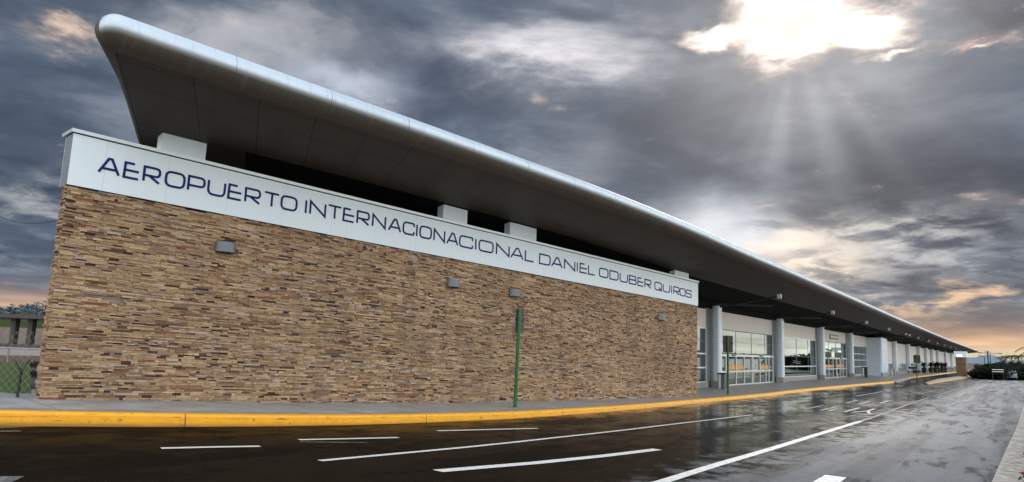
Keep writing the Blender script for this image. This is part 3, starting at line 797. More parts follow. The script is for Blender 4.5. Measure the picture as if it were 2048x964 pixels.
zT = [7.50, 7.48, 7.41, 7.34, 7.28, 7.21, 7.08, 6.74, 6.43, 6.28, 6.21, 6.11, 5.83, 5.36, 4.92]
def ztop(s_): return sum(lerp(zS, zT, s_ + d) for d in (-2, -1, 0, 1, 2)) / 5
def rv(s_): return lerp([0, 15, 25, 60, 210], [.34, .32, .29, .26, .22], s_)
RH = .36
def slope(s_): return lerp([0, 20, 60, 210], [.20, .20, .175, .13], s_)
def skew(s_): return lerp([0, 3, 12, 20], [.5, .5, .25, 0], s_)
def path_at(s_):
    s_c = min(max(s_, RS[0]), RS[-1])
    for i in range(1, len(RS)):
        if s_c <= RS[i]: break
    k = (s_c - RS[i - 1]) / (RS[i] - RS[i - 1]); p = raw[i - 1].lerp(raw[i], k)
    # blended normal
    def nn(j): return side(raw, j)
    nrm = nn(i - 1).lerp(nn(i), k).normalized(); d = Vector((-nrm.y, nrm.x, 0))
    p = p + d * (s_ - s_c)
    return p, nrm
S_END = RS[-1]
def RP(s_, d, dz):
    """roof point: s along the eave, d inwards from the nose, dz above the mid-plane"""
    sk = s_ + skew(s_) * d
    p, nrm = path_at(sk); q = p - nrm * d
    dd = min(d, 7.0)
    z = ztop(s_) - rv(s_) - slope(s_) * dd
    return Vector((q.x, q.y, z + dz))
S_ST = -.72
stations = [S_ST + RH]
for r_ in RS:
    if r_ > S_ST + RH + .3 and r_ < S_END - RH - .3: stations.append(r_)
stations.append(S_END - RH)
ds = [RH, .9, 1.42, 2.2, 3.0, 4.0, 5.0, 6.0, 7.0, 12, 18]
# soffit (lower sheet)
def sheet(sign, name, m, parent):
    mb = MB(); vs_ = []; uv = []
    for s_ in stations:
        for d in ds: vs_.append(RP(s_, d, -rv(s_) if sign < 0 else rv(s_) * (2 * (1 - .80 * min(1, max(0, (d - RH) / 1.2)) * (1 - min(1, max(0, (s_ - S_ST - RH) / 7)))) - 1))); uv.append((s_, d))
    k = len(ds); fs = []
    for i in range(len(stations) - 1):
        for j in range(k - 1):
            f = (i * k + j, i * k + j + 1, (i + 1) * k + j + 1, (i + 1) * k + j); fs.append(f if sign > 0 else f[::-1])
    mb.add(vs_, fs, uv)
    if sign < 0: mb.mi = [1 if (q % (k - 1)) >= (5 if stations[q // (k - 1)] < 2.2 else 4) else 0 for q in range(len(fs))]  # inner soffit faces go near-black, the shade painted in
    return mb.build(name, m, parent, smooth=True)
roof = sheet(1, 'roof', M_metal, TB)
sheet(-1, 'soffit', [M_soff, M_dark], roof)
# nose: half ellipse swept round the near end, along the eave and round the far end
def ek(s_, d): 
    e = 1 - .80 * min(1, max(0, (d - RH) / 1.2)); k = min(1, max(0, (s_ - S_ST - RH) / 7)); return e + (1 - e) * k
outline = []      # (s, d, outward ds, outward dd) on the inset rectangle
for d in reversed(ds[1:]): outline.append((S_ST + RH, d, -1, 0))
for k in range(0, 9):
    w = k / 8 * pi / 2; outline.append((S_ST + RH, RH, -cos(w), -sin(w)))
for s_ in stations[1:-1]: outline.append((s_, RH, 0, -1))
for k in range(0, 7):
    w = k / 6 * pi / 2; outline.append((S_END - RH, RH, sin(w), -cos(w)))
for d in ds[1:]: outline.append((S_END - RH, d, 1, 0))
mb = MB(); vs_ = []; uv = []; NT = 14; acc = 0
for (s_, d, os_, od) in outline:
    for k in range(NT + 1):
        th = -pi / 2 + pi * k / NT
        e_ = ek(s_, d) if os_ < 0 and d > RH + .01 else 1.0
        rr = RH * cos(th) * (e_ if os_ < 0 and od == 0 else 1); q = RP(s_, d, 0)
        # outward move in plan
        p, nrm = path_at(s_ + skew(s_) * d); tdir = Vector((-nrm.y, nrm.x, 0))
        q2 = q + (tdir * os_ - nrm * od) * rr
        q2.z = q.z + rv(s_) * (-1 + e_ * (1 + sin(th))) + (slope(s_) * rr if od < 0 else 0) * (-od)
        vs_.append(q2); uv.append((s_ if abs(od) > .5 else -50 - d, k / NT))
k = NT + 1; fs = [(i * k + j, (i + 1) * k + j, (i + 1) * k + j + 1, i * k + j + 1) for i in range(len(outline) - 1) for j in range(NT)]
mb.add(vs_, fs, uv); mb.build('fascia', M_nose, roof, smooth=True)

# --- main body behind the name wall and above the panels
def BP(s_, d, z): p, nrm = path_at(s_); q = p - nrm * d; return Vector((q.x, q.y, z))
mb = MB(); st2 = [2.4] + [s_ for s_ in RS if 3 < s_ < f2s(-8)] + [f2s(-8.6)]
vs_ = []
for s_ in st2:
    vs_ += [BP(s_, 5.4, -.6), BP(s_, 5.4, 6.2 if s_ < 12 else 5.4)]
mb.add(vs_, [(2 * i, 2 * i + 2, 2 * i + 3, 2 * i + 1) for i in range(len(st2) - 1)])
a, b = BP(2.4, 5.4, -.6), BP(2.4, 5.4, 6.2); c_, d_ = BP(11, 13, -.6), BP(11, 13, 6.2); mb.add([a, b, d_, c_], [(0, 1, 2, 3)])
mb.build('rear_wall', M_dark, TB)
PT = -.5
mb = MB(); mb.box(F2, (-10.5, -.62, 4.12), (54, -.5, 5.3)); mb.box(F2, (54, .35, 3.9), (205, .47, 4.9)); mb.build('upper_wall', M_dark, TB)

# --- facade bays
def bay_window(s0, s1, t, zs, xs, panel_top=4.13, thick=None, sill_h=.28):
    """glazed bay: panel above, plinth below, frame grid, panes"""
    z0, z1 = zs[0], zs[-1]
    mb = MB(); n = max(1, round((s1 - s0) / 2.4)); w = (s1 - s0) / n
    for i in range(n): mb.box(F2, (s0 + i * w + .006, t - .12, z1 + .04), (s0 + (i + 1) * w - .006, t + .02, panel_top))
    mb.build('wall_panel', M_panel, TB)
    if z0 > ZE + .05:
        mb = MB(); mb.box(F2, (s0, t - .15, ZE - .05), (s1, t + .12, z0 - .03)); mb.build('plinth', M_conc, TB)
    wmb = MB(); fw = .05
    for z in zs:
        if (thick and z in thick) or z == z1: wmb.box(F2, (s0, t - .06, z - .045), (s1, t + .05, z + .045))
        else: wmb.box(F2, (s0, t - .06, z - .012), (s1, t + .02, z + .012), mi=1)
    for x in xs:
        wmb.box(F2, (x - .018, t - .061, z0), (x + .018, t + .018, z1), mi=1)
    for x in (s0 + .04, s1 - .04): wmb.box(F2, (x - .04, t - .062, z0), (x + .04, t + .045, z1))
    win = wmb.build('window', [M_frame, M_thin], TB)
    mb = MB()
    xx = [s0] + list(xs) + [s1]
    for a_, b_ in zip(xx[:-1], xx[1:]):
        for c1, c2 in zip(zs[:-1], zs[1:]): 
            tw = rs.uniform(-.006, .006); tv = rs.uniform(-.004, .004)
            mb.add([F2(a_, t - tw, c1), F2(b_, t + tw, c1), F2(b_, t + tw + tv, c2), F2(a_, t - tw + tv, c2)], [(0, 1, 2, 3)])
    mb.build('pane', M_glass, win)
def bay_door(s0, s1, t, zs_up, xs, leaf_x, stick):
    z_head = zs_up[0]
    mb = MB(); n = 6; w = (s1 - s0) / n
    for i in range(n): mb.box(F2, (s0 + i * w + .006, t - .12, zs_up[-1] + .04), (s0 + (i + 1) * w - .006, t + .02, 4.13))
    mb.build('wall_panel', M_panel, TB)
    wmb = MB()
    for z in zs_up: wmb.box(F2, (s0, t - .06, z - .014), (s1, t + .02, z + .014), mi=1)
    for x in xs: wmb.box(F2, (x - .02, t - .061, z_head), (x + .02, t + .018, zs_up[-1]), mi=1)
    for x in (s0 + .04, s1 - .04): wmb.box(F2, (x - .04, t - .062, z_head), (x + .04, t + .045, zs_up[-1]))
    win = wmb.build('window', [M_frame, M_thin], TB)
    mb = MB(); xx = [s0] + list(xs) + [s1]
    for a_, b_ in zip(xx[:-1], xx[1:]):
        for c1, c2 in zip(zs_up[:-1], zs_up[1:]): 
            tw = rs.uniform(-.006, .006); mb.add([F2(a_, t - tw, c1), F2(b_, t + tw, c1), F2(b_, t + tw, c2), F2(a_, t - tw, c2)], [(0, 1, 2, 3)])
    mb.build('pane', M_glass, win)
    # header, leaves
    mb = MB(); mb.box(F2, (s0, t - .08, z_head - .16), (s1, t + .10, z_head - .023)); 
    mb.box(F2, (s0, t - .05, ZE), (s1, t + .055, ZE + .1))
    for a_ in leaf_x: mb.box(F2, (a_ - .055, t - .055, ZE + .1), (a_ + .055, t + .06, z_head - .16))
    mb.box(F2, (s0, t - .04, .33), (s1, t + .052, .43))
    dr = mb.build('sliding_door', M_frame, TB)
    mb = MB()
    for a_, b_ in zip(leaf_x[:-1], leaf_x[1:]):
        tw = rs.uniform(-.008, .008); mb.add([F2(a_, t - tw, ZE + .1), F2(b_, t + tw, ZE + .1), F2(b_, t + tw, z_head - .16), F2(a_, t - tw, z_head - .16)], [(0, 1, 2, 3)])
    mb.build('door_glass', M_glass, dr)
    for u in (.26, .74): 
        mb = MB(); x = s0 + (s1 - s0) * u; mb.box(F2, (x - .28, t + .10, z_head - .11), (x + .28, t + .2, z_head - .03)); mb.build('door_sensor', M_black, dr)
    for i in stick:
        a_, b_ = leaf_x[i], leaf_x[i + 1]; mb = MB(); mb.box(F2, (a_ + .12, t + .012, .50), (b_ - .12, t + .018, .78)); mb.build('door_sticker', M_orange, dr)
    for i in range(len(leaf_x) - 1):
        if i in stick or leaf_x[i + 1] - leaf_x[i] < .5: continue
        mb = MB(); x = (leaf_x[i] + leaf_x[i + 1]) / 2
        vs_ = [F2(x + .10 * cos(q * pi / 6), t + .014, .64 + .10 * sin(q * pi / 6)) for q in range(12)]
        mb.add(vs_, [tuple(range(12))]); mb.build('door_decal', M_decal, dr)
ZW = [-.18, .66, 1.47, 2.2, 2.99]
bay_window(-10.2, -.75, PT, ZW, (-7.4, -5.0, -2.6), thick=(-.18, .66, 1.47))
LX = [1.25, 2.9, 4.7, 6.35, 8.2, 9.9, 11.4, 13.0]
bay_door(.7, 13.3, PT, [1.50, 2.27, 2.99], (4.75, 8.1, 11.3), [.75, 2.7, 4.7, 6.4, 8.1, 8.35, 9.95, 11.4, 12.2, 13.25], (1, 2, 6, 7))
bay_window(14.7, 27.3, PT, ZW, (20.4, 24.4), thick=(-.18, .66))
bay_door(28.7, 41.3, PT, [1.50, 2.27, 2.99], (32.8, 36.2, 39.2), [28.75, 30.6, 32.6, 34.6, 36.1, 36.4, 38.0, 39.5, 41.25], (1, 2, 5, 6))
bay_window(42.7, 53.9, PT, [-.35, .55, 1.3, 2.0, 2.9], (46.5, 47.6, 50.5), thick=(-.35, .55, 1.3, 2.0), panel_top=4.1)
# projecting block
mb = MB(); mb.box(F2, (53.9, -.7, ZE - .05), (59.0, 1.0, 4.05)); o = mb.build('projecting_bay', M_colm, TB)
# bays beyond
cols_b = [68.7, 83.0, 97.4, 109, 120, 132, 151, 169, 187]
prev = 59.0
for i, cx_ in enumerate(cols_b):
    a_, b_ = prev + .4, cx_ - .5
    zt = lerp([60, 100, 190], [3.95, 3.75, 3.5], cx_)
    mid = (a_ + b_) / 2
    bay_window(a_, b_, .45, [-.1, .45, 1.0] if i < 3 else [-.35, .3], (mid,) if i < 4 else (), panel_top=zt)
    prev = cx_ + .4
mb = MB(); mb.box(F2, (187, -1, ZE), (205, .5, 3.5)); mb.build('end_wall', M_panel, TB)
M_infill = mat('grey_infill', (.20, .22, .24), .5)
# columns with concrete feet and roof brackets
def column(s_, tf, zt, w=.62, dpt=.62):
    mb = MB(); c0_ = F2(s_, tf - dpt / 2, 0)
        # rounded rectangle shaft
    rad = .14; ring = []
    for (qx, qy, a0_) in ((1, 1, 0), (-1, 1, 90), (-1, -1, 180), (1, -1, 270)):
        for k in range(5):
            w_ = radians(a0_ + 90 * k / 4); ring.append((qx * (w / 2 - rad) + rad * cos(w_), qy * (dpt / 2 - rad) + rad * sin(w_)))
    zz = [ZE + .42, 1.0, 1.012, 2.45, 2.462, zt]; vs_ = []
    for k, z in enumerate(zz):
        for x, y in ring: vs_.append(F2(s_ + x, tf - dpt / 2 + y, z))
    L = len(ring); fs = [(i * L + j, i * L + (j + 1) % L, (i + 1) * L + (j + 1) % L, (i + 1) * L + j)[::1] for i in range(len(zz) - 1) for j in range(L)]
    fs.append(tuple((len(zz) - 1) * L + j for j in range(L)))
    mb.add(vs_, fs); mb.mi = [1 if (len(fs) > q >= L and q < 2 * L) or (3 * L <= q < 4 * L) else 0 for q in range(len(fs))]
    o = mb.build('column', [M_colm, M_joint], TB)
    mb = MB(); mb.box(F2, (s_ - w / 2 - .03, tf - dpt - .05, ZE - .05), (s_ + w / 2 + .03, tf + .03, ZE + .42)); mb.build('column_base', M_conc, o, bevel=.02)
    return o
colS = [0, 14, 28, 42]
for s_ in colS: mb = MB(); mb.box(F2, (s_ - .8, -.75, ZE), (s_ + .8, -.48, 4.2)); mb.build('wall_infill', M_infill, TB)
for s_ in colS: column(s_ + .12, .12, 4.36 - .004 * s_, .62, .45)
column(56.2, 1.22, 4.1, 4.4, .5)
for i, s_ in enumerate(cols_b): column(s_, 1.0, lerp([60, 100, 190], [4.05, 3.85, 3.6], s_), .7, .6)
fix_prev = None
fixS = [0.4, 15.0, 29.4, 43.1, 57, 60.5, 70, 84, 98, 112, 126, 140]
M_steel = mat('dark_steel', (.035, .034, .033), .5, .3)
for i, s_ in enumerate(fixS):
    mb = MB(); zf = lerp([0, 45, 140], [4.96, 4.72, 4.35], s_)
    zs_ = lerp([0, 45, 140], [4.36, 4.1, 3.8], s_); t0_ = .1 if s_ < 50 else 1.0
    s_b = round(s_ / 14) * 14 if s_ < 50 else s_
    mb.tube([F2(s_b, t0_, zs_ - .06), F2(s_ + .0, 3.42, zf - .02)], .055, 6)
    mb.tube([F2(s_b, t0_ - .3, zs_ + .12), F2(s_b + 5.5, t0_ + 1.6, zs_ + .38)], .05, 6)
    mb.build('roof_bracket', M_steel, TB)
# interior seen dimly through the glass
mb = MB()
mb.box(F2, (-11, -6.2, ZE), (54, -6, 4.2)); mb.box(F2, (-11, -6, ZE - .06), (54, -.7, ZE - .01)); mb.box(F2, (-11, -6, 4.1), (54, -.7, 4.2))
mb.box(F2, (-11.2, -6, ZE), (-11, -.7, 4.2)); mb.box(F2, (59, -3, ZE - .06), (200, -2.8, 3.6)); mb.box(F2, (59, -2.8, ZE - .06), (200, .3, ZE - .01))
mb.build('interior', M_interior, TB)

# ------------------------------------------------------------------ wall and canopy lamps (things hung on the building)
def wall_lamp(name_px, label, sc_=1.0, first=None):
    s_, z_ = name_px
    loc = F1(s_, .02, z_)
    if first is None:
        mb = MB(); R = .25; hgt = .25; vs_ = []
        prof = [(R * .97, -hgt / 2), (R, -hgt / 2 + .012), (R, hgt / 2 - .03), (R * .96, hgt / 2)]
        K = 17
        for (r, z) in prof:
            for k in range(K):
                w_ = pi * k / (K - 1); vs_.append(loc + h1 * (r * cos(w_)) + n1 * (r * .72 * sin(w_) + .02) + Vector((0, 0, z)))
        fs = [(i * K + j, i * K + j + 1, (i + 1) * K + j + 1, (i + 1) * K + j) for i in range(3) for j in range(K - 1)]
        fs.append(tuple(3 * K + j for j in range(K)))
        mb.add(vs_, fs)
        # seam line
        root = thing('wall_lamp', label, 'wall lamp', loc, 'half drum wall lamps on the stone wall')
        mb.build('shade', M_lamp, root, smooth=False)
        mb = MB(); mb.box(lambda a_, b_, c_: loc + h1 * a_ + n1 * b_ + Vector((0, 0, c_)), (-.14, .0, -.1), (.14, .12, .06)); mb.build('lamp_body', M_black, root)
        mb = MB(); mb.box(lambda a_, b_, c_: loc + h1 * a_ + n1 * b_ + Vector((0, 0, c_)), (-.245, .0, -.12), (.245, .022, .12)); mb.build('back_plate', M_lamp, root)
        return root
    r = copy_thing(first, loc, label); return r
wl = [((3.45, 3.65), 'grey half drum wall lamp on the stone below the word AEROPUERTO, nearest the left corner'),
      ((10.9, 3.44), 'grey half drum wall lamp just left of the top of the green sign pole'),
      ((13.78, 3.36), 'grey half drum wall lamp directly above the top of the green sign pole'),
      ((23.4, 3.03), 'grey half drum wall lamp near the far right corner of the stone wall')]
w0 = wall_lamp(wl[0][0], wl[0][1])
for q in wl[1:]: wall_lamp(q[0], q[1], first=w0)

ordn = ['nearest', 'second', 'third', 'fourth', 'fifth', 'sixth', 'seventh', 'eighth', 'ninth', 'tenth', 'eleventh', 'farthest']
f0 = None
for i, s_ in enumerate(fixS):
    zf = lerp([0, 45, 140], [4.96, 4.72, 4.35], s_); loc = F2(s_, 3.5, zf)
    lab = 'small white floodlight box under the canopy, %s from the stone wall' % ordn[i]
    if f0 is None:
        fr = lambda a_, b_, c_: loc + h2 * a_ + n2 * b_ + Vector((0, 0, c_))
        f0 = thing('canopy_light', lab, 'floodlight', loc, 'small white lights in a row under the canopy')
        mb = MB(); mb.box(fr, (-.09, -.11, -.13), (.09, .11, .13)); mb.build('housing', M_fixture, f0, bevel=.01)
        mb = MB(); mb.box(fr, (-.07, -.09, -.15), (.07, .09, -.132)); mb.build('lens', M_bin, f0)
        mb = MB(); mb.box(fr, (-.025, -.025, .13), (.025, .025, .34)); mb.build('stem', M_black, f0)
    else: copy_thing(f0, loc, lab)

# small black sign over the second doors
loc = F2(35.4, -.45, 3.52)
ds_ = thing('door_sign', 'small black sign with white pictogram and lettering above the second set of doors', 'sign', loc)
mb = MB(); mb.box(F2, (33.3, -.47, 3.3), (37.2, -.40, 3.78)); mb.build('sign_face', M_black, ds_)
mb = MB(); mb.box(F2, (33.45, -.40, 3.4), (33.95, -.395, 3.7)); mb.build('pictogram', M_fixture, ds_)
mb = MB()
for k in range(9): mb.box(F2, (34.2 + k * .31, -.40, 3.45 + .02 * (k % 3)), (34.42 + k * .31, -.395, 3.64))
mb.build('sign_text', M_fixture, ds_)

# ------------------------------------------------------------------ green sign poles
def sign_pole(foot_px, top_z, label, plates, yaw, lean=0.0, first=False):
    b_ = on_pave(*foot_px); root = thing('sign_post', label, 'road sign', b_, 'green sign posts along the kerb')
    d = ray(foot_px[0], 700); vd = Vector((d.x, d.y, 0)).normalized(); sd_ = Vector((vd.y, -vd.x, 0))
    tp = b_ + Vector((0, 0, top_z - b_.z)) + sd_ * lean
    mb = MB(); mb.tube([b_ - Vector((0, 0, .05)), tp], .058, 10); mb.build('pole', M_green, root)
    mb = MB(); mb.tube([b_, b_ + Vector((0, 0, .03))], .09, 10); mb.build('foot_plate', M_green, root)
    ux = Vector((cos(yaw), sin(yaw), 0)); uy = Vector((-ux.y, ux.x, 0))
    for (x0, x1, z0, z1) in plates:
        fr = lambda a_, c_, z_: tp + ux * a_ + uy * c_ + Vector((0, 0, z_ - top_z))
        mb = MB(); mb.box(fr, (x0, .052, z0), (x1, .06, z1)); mb.build('sign_plate', M_signback, root, bevel=.003)
        mb = MB(); zc_ = (z0 + z1) / 2 + .05; mb.box(fr, (x0 - .02, .03, zc_ - .025), (x1 + .02, .05, zc_ + .025)); mb.build('bracket', M_black, root)
    return root
yawA = atan2(n2.y, n2.x)
sign_pole((1030, 815.5), 2.70, 'tall green sign post with edge-on plate, in front of the stone wall', [(-.12, .30, 1.95, 2.70)], radians(50), .03)
sign_pole((1456, 790), 2.45, 'green sign post with a brown backed plate, in front of the glass doors', [(-.24, .26, 1.60, 2.44)], radians(-6), .01)
sign_pole((1834, 755), 2.2, 'small far green sign post with two plates, beside the row of potted plants', [(-.30, .45, 1.2, 2.15), (-.85, .05, .45, .75)], yawA, .0)

# ------------------------------------------------------------------ litter bins, bollards, bench, planters
def bin_thing(p, label, sc_, col2):
    root = thing('litter_bin', label, 'litter bin', p, 'litter bins by the columns')
    fr = lambda a_, b_, c_: p + h2 * a_ * sc_ + n2 * b_ * sc_ + Vector((0, 0, c_ * sc_))
    mb = MB(); mb.box(fr, (-.3, -.22, 0), (.3, .22, .92)); mb.build('body', col2, root, bevel=.015)
    mb = MB(); mb.box(fr, (-.33, -.25, .92), (.33, .25, .99)); mb.build('lid', M_black, root, bevel=.01)
    mb = MB(); mb.box(fr, (-.305, -.16, .06), (-.30, -.02, .9)); mb.build('door_panel', M_fixture, root)
    mb = MB(); mb.box(fr, (-.2, .22, .08), (.2, .226, .9)); mb.build('front_opening', M_black, root)
    return root
bin_thing(F2(-1.4, .75, ZE), 'grey steel litter bin with black top beside the nearest column', .95, M_bin)
bin_thing(F2(43.2, 1.0, ZE), 'dark green litter bin against the fourth column past the doors', 1.15, mat('dark_green_bin', (.01, .03, .025), .4))
M_bol = mat('bollard_steel', (.35, .38, .40), .3, .7)
def bollard(p, label, first=None):
    if first: return copy_thing(first, p, label)
    root = thing('bollard', label, 'bollard', p, 'steel bollards by the projecting bay')
    mb = MB(); mb.tube([p, p + Vector((0, 0, .85))], .13, 14); mb.build('post', M_bol, root)
    mb = MB(); mb.tube([p + Vector((0, 0, .85)), p + Vector((0, 0, .9))], [.14, .07], 14); mb.build('cap', M_bol, root)
    return root
b0_ = bollard(F2(57.3, 1.7, ZE), 'left of the two grey steel bollards by the projecting bay')
bollard(F2(59.6, 1.8, ZE), 'right of the two grey steel bollards by the projecting bay', b0_)
p = F2(88, 1.2, ZE); root = thing('bench', 'low black bench on the far pavement beside the potted plants', 'bench', p)
fr = lambda a_, b_, c_: p + h2 * a_ + n2 * b_ + Vector((0, 0, c_))
mb = MB()
for k in range(3): mb.box(fr, (-1.8, -.3 + k * .21, .42), (1.8, -.12 + k * .21, .47))
mb.build('seat', M_black, root)
for x in (-1.5, 1.5): mb = MB(); mb.box(fr, (x - .05, -.28, 0), (x + .05, .28, .42)); mb.build('leg', M_black, root)

def leaf_cloud(mb, c_, rx, ry, rz, n, sz, rr, bias=0, mi=0):
    for _ in range(n):
        while True:
            v = Vector((rr.uniform(-1, 1), rr.uniform(-1, 1), rr.uniform(-1, 1)))
            if .15 < v.length <= 1: break
        p_ = Vector((c_[0] + v.x * rx, c_[1] + v.y * ry, c_[2] + v.z * rz))
        a_ = Vector((rr.uniform(-1, 1), rr.uniform(-1, 1), rr.uniform(-.4, 1))).normalized(); b_ = a_.orthogonal().normalized()
        L_ = sz * rr.uniform(.6, 1.4); k = rr.uniform(.6, 1.3)
        mb.add([p_ - b_ * L_ * .25, p_ + a_ * L_ * .5, p_ + b_ * L_ * .25, p_ - a_ * L_ * .5], [(0, 1, 2, 3)], cc=(k, k, k), mi=mi)
def leaf_mat(name, c_):
    m = mat(name, c_, .8, spec=.12); t = m.node_tree; gg = G(t); b = t.nodes['Principled BSDF']
    at = N(t, 'ShaderNodeAttribute'); at.attribute_name = 'tone'
    t.links.new(gg.mix(1.0, c_, at.outputs['Color'], 'MULTIPLY'), b.inputs['Base Color']); return m
M_leaf = leaf_mat('dark_leaf', (.007, .012, .006)); M_leaf2 = leaf_mat('mid_leaf', (.05, .085, .03)); M_red = leaf_mat('red_leaf', (.22, .012, .02)); M_bark = mat('bark', (.09, .065, .045), .9, noise=(9, .3, (1, 1, 1)))
def planter(p, label, seed):
    rr = random.Random(seed)
    root = thing('potted_plant', label, 'potted plant', p, 'dark potted plants along the far pavement')
    mb = MB(); mb.tube([p, p + Vector((0, 0, .06)), p + Vector((0, 0, .8)), p + Vector((0, 0, .86)), p + Vector((0, 0, .88))], [.26, .27, .40, .43, .41], 14); mb.build('pot', M_black, root)
    mb = MB(); 
    for _ in range(26):
        a_ = rr.uniform(0, 2 * pi); L_ = rr.uniform(.7, 1.35) ; o_ = Vector((cos(a_), sin(a_), 0))
        pts = [p + Vector((0, 0, .85)) + o_ * .05, p + Vector((0, 0, .85 + L_ * .7)) + o_ * L_ * .25, p + Vector((0, 0, .85 + L_ * (.75 + rr.uniform(-.25, .35)))) + o_ * L_ * .6]
        sd_ = Vector((-o_.y, o_.x, 0)) * .05; k = rr.uniform(.6, 1.3)
        mb.add([pts[0] - sd_, pts[0] + sd_, pts[1] + sd_ * 1.4, pts[1] - sd_ * 1.4, pts[2]], [(0, 1, 2, 3), (3, 2, 4)], cc=(k, k, k))
    leaf_cloud(mb, p + Vector((0, 0, 1.25)), .5, .5, .45, 160, .2, rr)
    mb.build('foliage', M_leaf, root); return root
pn = ['first potted plant of the far row, nearest the sign post', 'second potted plant of the far row from the sign post', 'third potted plant of the far row from the sign post', 'fourth potted plant of the far row from the sign post', 'fifth potted plant of the far row, next to last', 'last potted plant at the far end of the row']
for i, px in enumerate((1848.5, 1862, 1871, 1876.5, 1884.3, 1890.3)):
    p = onz(px, 746.2 - i * .25, ZE); planter(p, pn[i], 40 + i)

# ------------------------------------------------------------------ stone gate pier on the island
pf = 80.0; tA, tB = 7.15, 8.35
GP = thing('gate_pier', 'brown stone gate pier with grey top band on the far traffic island', 'pier', F2(pf, tB, ZE))
mb = MB()
rs = random.Random(5); pal2 = pal; pal = [((.20, .12, .075), 30), ((.15, .09, .06), 20), ((.25, .16, .10), 14)]; tot = sum(w for _, w in pal)
def big_stones(fr, L, z0, z1):
    z = z0
    while z < z1:
        rh = min(.18, z1 - z); s_ = 0
        while s_ < L:
            w = rs.uniform(.4, .9); b_ = min(L, s_ + w); d_ = rs.uniform(0, .04)
            mb.box(fr, (s_ + .01, -.02, z + .008), (b_ - .01, d_, z + rh), cc=pick()); s_ += w
        z += rh
big_stones(lambda a_, b_, c_: F2(pf - b_, tA + a_, c_), tB - tA, ZE - .1, 2.2)
pal = [((.42, .31, .21), 30), ((.36, .26, .17), 20), ((.30, .22, .15), 14)]; tot = sum(w for _, w in pal)
big_stones(lambda a_, b_, c_: F2(pf + a_, tB + b_, c_), 3.2, ZE - .1, 2.2)
mb.build('stone_facing', M_stone, GP)
mb = MB(); mb.box(F2, (pf + .02, tA, ZE - .1), (pf + 3.2, tB - .02, 2.2)); mb.build('core', M_oldc, GP)
mb = MB(); mb.box(F2, (pf - .1, tA - .2, 2.2), (pf + 3.3, tB + .1, 3.05)); mb.build('top_band', M_colm, GP)
mb = MB(); mb.box(F2, (pf - .16, 7.3, 2.35), (pf - .1, 7.95, 2.5)); o = mb.build('lit_lamp', M_emit, GP)

# ------------------------------------------------------------------ hydrant-like post and far things on the right
p = onz(1941.5, 751.5, ZE); root = thing('hydrant', 'small red and dark hydrant at the foot of the gate pier', 'hydrant', p)
mb = MB(); mb.tube([p, p + Vector((0, 0, .08)), p + Vector((0, 0, .1)), p + Vector((0, 0, .6)), p + Vector((0, 0, .75)), p + Vector((0, 0, .8))], [.17, .17, .12, .12, .09, .03], 12); mb.build('body', mat('red_paint', (.35, .02, .02), .4), root)
mb = MB(); mb.tube([p + n2 * -.2 + Vector((0, 0, .48)), p + n2 * .2 + Vector((0, 0, .48))], .06, 8); mb.build('outlet', M_black, root)

def tree(name, label, cat, base, hgt, rad, seed, group, lm, trunk=True, n=900, sz=.35):
    rr = random.Random(seed); root = thing(name, label, cat, base, group)
    mb = MB()
    top = base + Vector((rr.uniform(-.2, .2), rr.uniform(-.2, .2), hgt * .6))
    mb.tube([base - Vector((0, 0, .1)), base + Vector((.03, .02, hgt * .3)), top], [hgt * .035, hgt * .028, hgt * .015], 8)
    for _ in range(5):
        a_ = rr.uniform(0, 2 * pi); mb.tube([base + Vector((0, 0, hgt * rr.uniform(.25, .45))), base + Vector((cos(a_) * rad * .6, sin(a_) * rad * .6, hgt * rr.uniform(.55, .8)))], [hgt * .015, hgt * .006], 6)
    mb.build('trunk', M_bark, root)
    mb = MB()
    for _ in range(9):
        a_ = rr.uniform(0, 2 * pi); r_ = rr.uniform(0, .6) * rad; q = rr.uniform(.35, .55) * rad
        leaf_cloud(mb, base + Vector((cos(a_) * r_, sin(a_) * r_, hgt * rr.uniform(.35, .8))), q, q, q * .6, n // 9, sz, rr)
    mb.build('crown', lm, root); return root
tl = ['low dark tree at the left end of the far hedge, next to the gate pier', 'dark spreading tree, second from the gate pier in the far row', 'dark tree in the middle of the far row, behind the white rails', 'dark tree right of the white rails in the far row', 'dark tree behind the pale parked car', 'dark tree at the right edge of the far row']
for i, (px, d, hh, rr_) in enumerate([(1968, 119, 1.2, 2.6), (1979, 117, 1.7, 3.0), (1994, 122, 2.0, 3.8), (2011, 130, 1.9, 4.0), (2028, 128, 1.95, 3.8), (2047, 124, 1.6, 3.8)]):
    tree('tree', tl[i], 'tree', bearing(px, d, ZE - .18), hh, rr_, 60 + i, 'low dark trees beyond the forecourt', M_leaf, n=2600, sz=.5)
# white rails in front of the trees
p = bearing(1993, 114, ZE - .18); root = thing('white_railing', 'short white two bar railing in front of the far dark trees', 'railing', p)
sd_ = Vector((cos(-.6), sin(-.6), 0)); sd_ = Vector((rt.x, rt.y, 0)).normalized()
for z_ in (1.15, 1.42): mb = MB(); mb.tube([p - sd_ * .75 + Vector((0, 0, z_)), p + sd_ * .75 + Vector((0, 0, z_))], .04, 6); mb.build('rail', M_fixture, root)
for x in (-.7, .7): mb = MB(); mb.tube([p + sd_ * x, p + sd_ * x + Vector((0, 0, 1.5))], .03, 6); mb.build('post', M_steel, root)
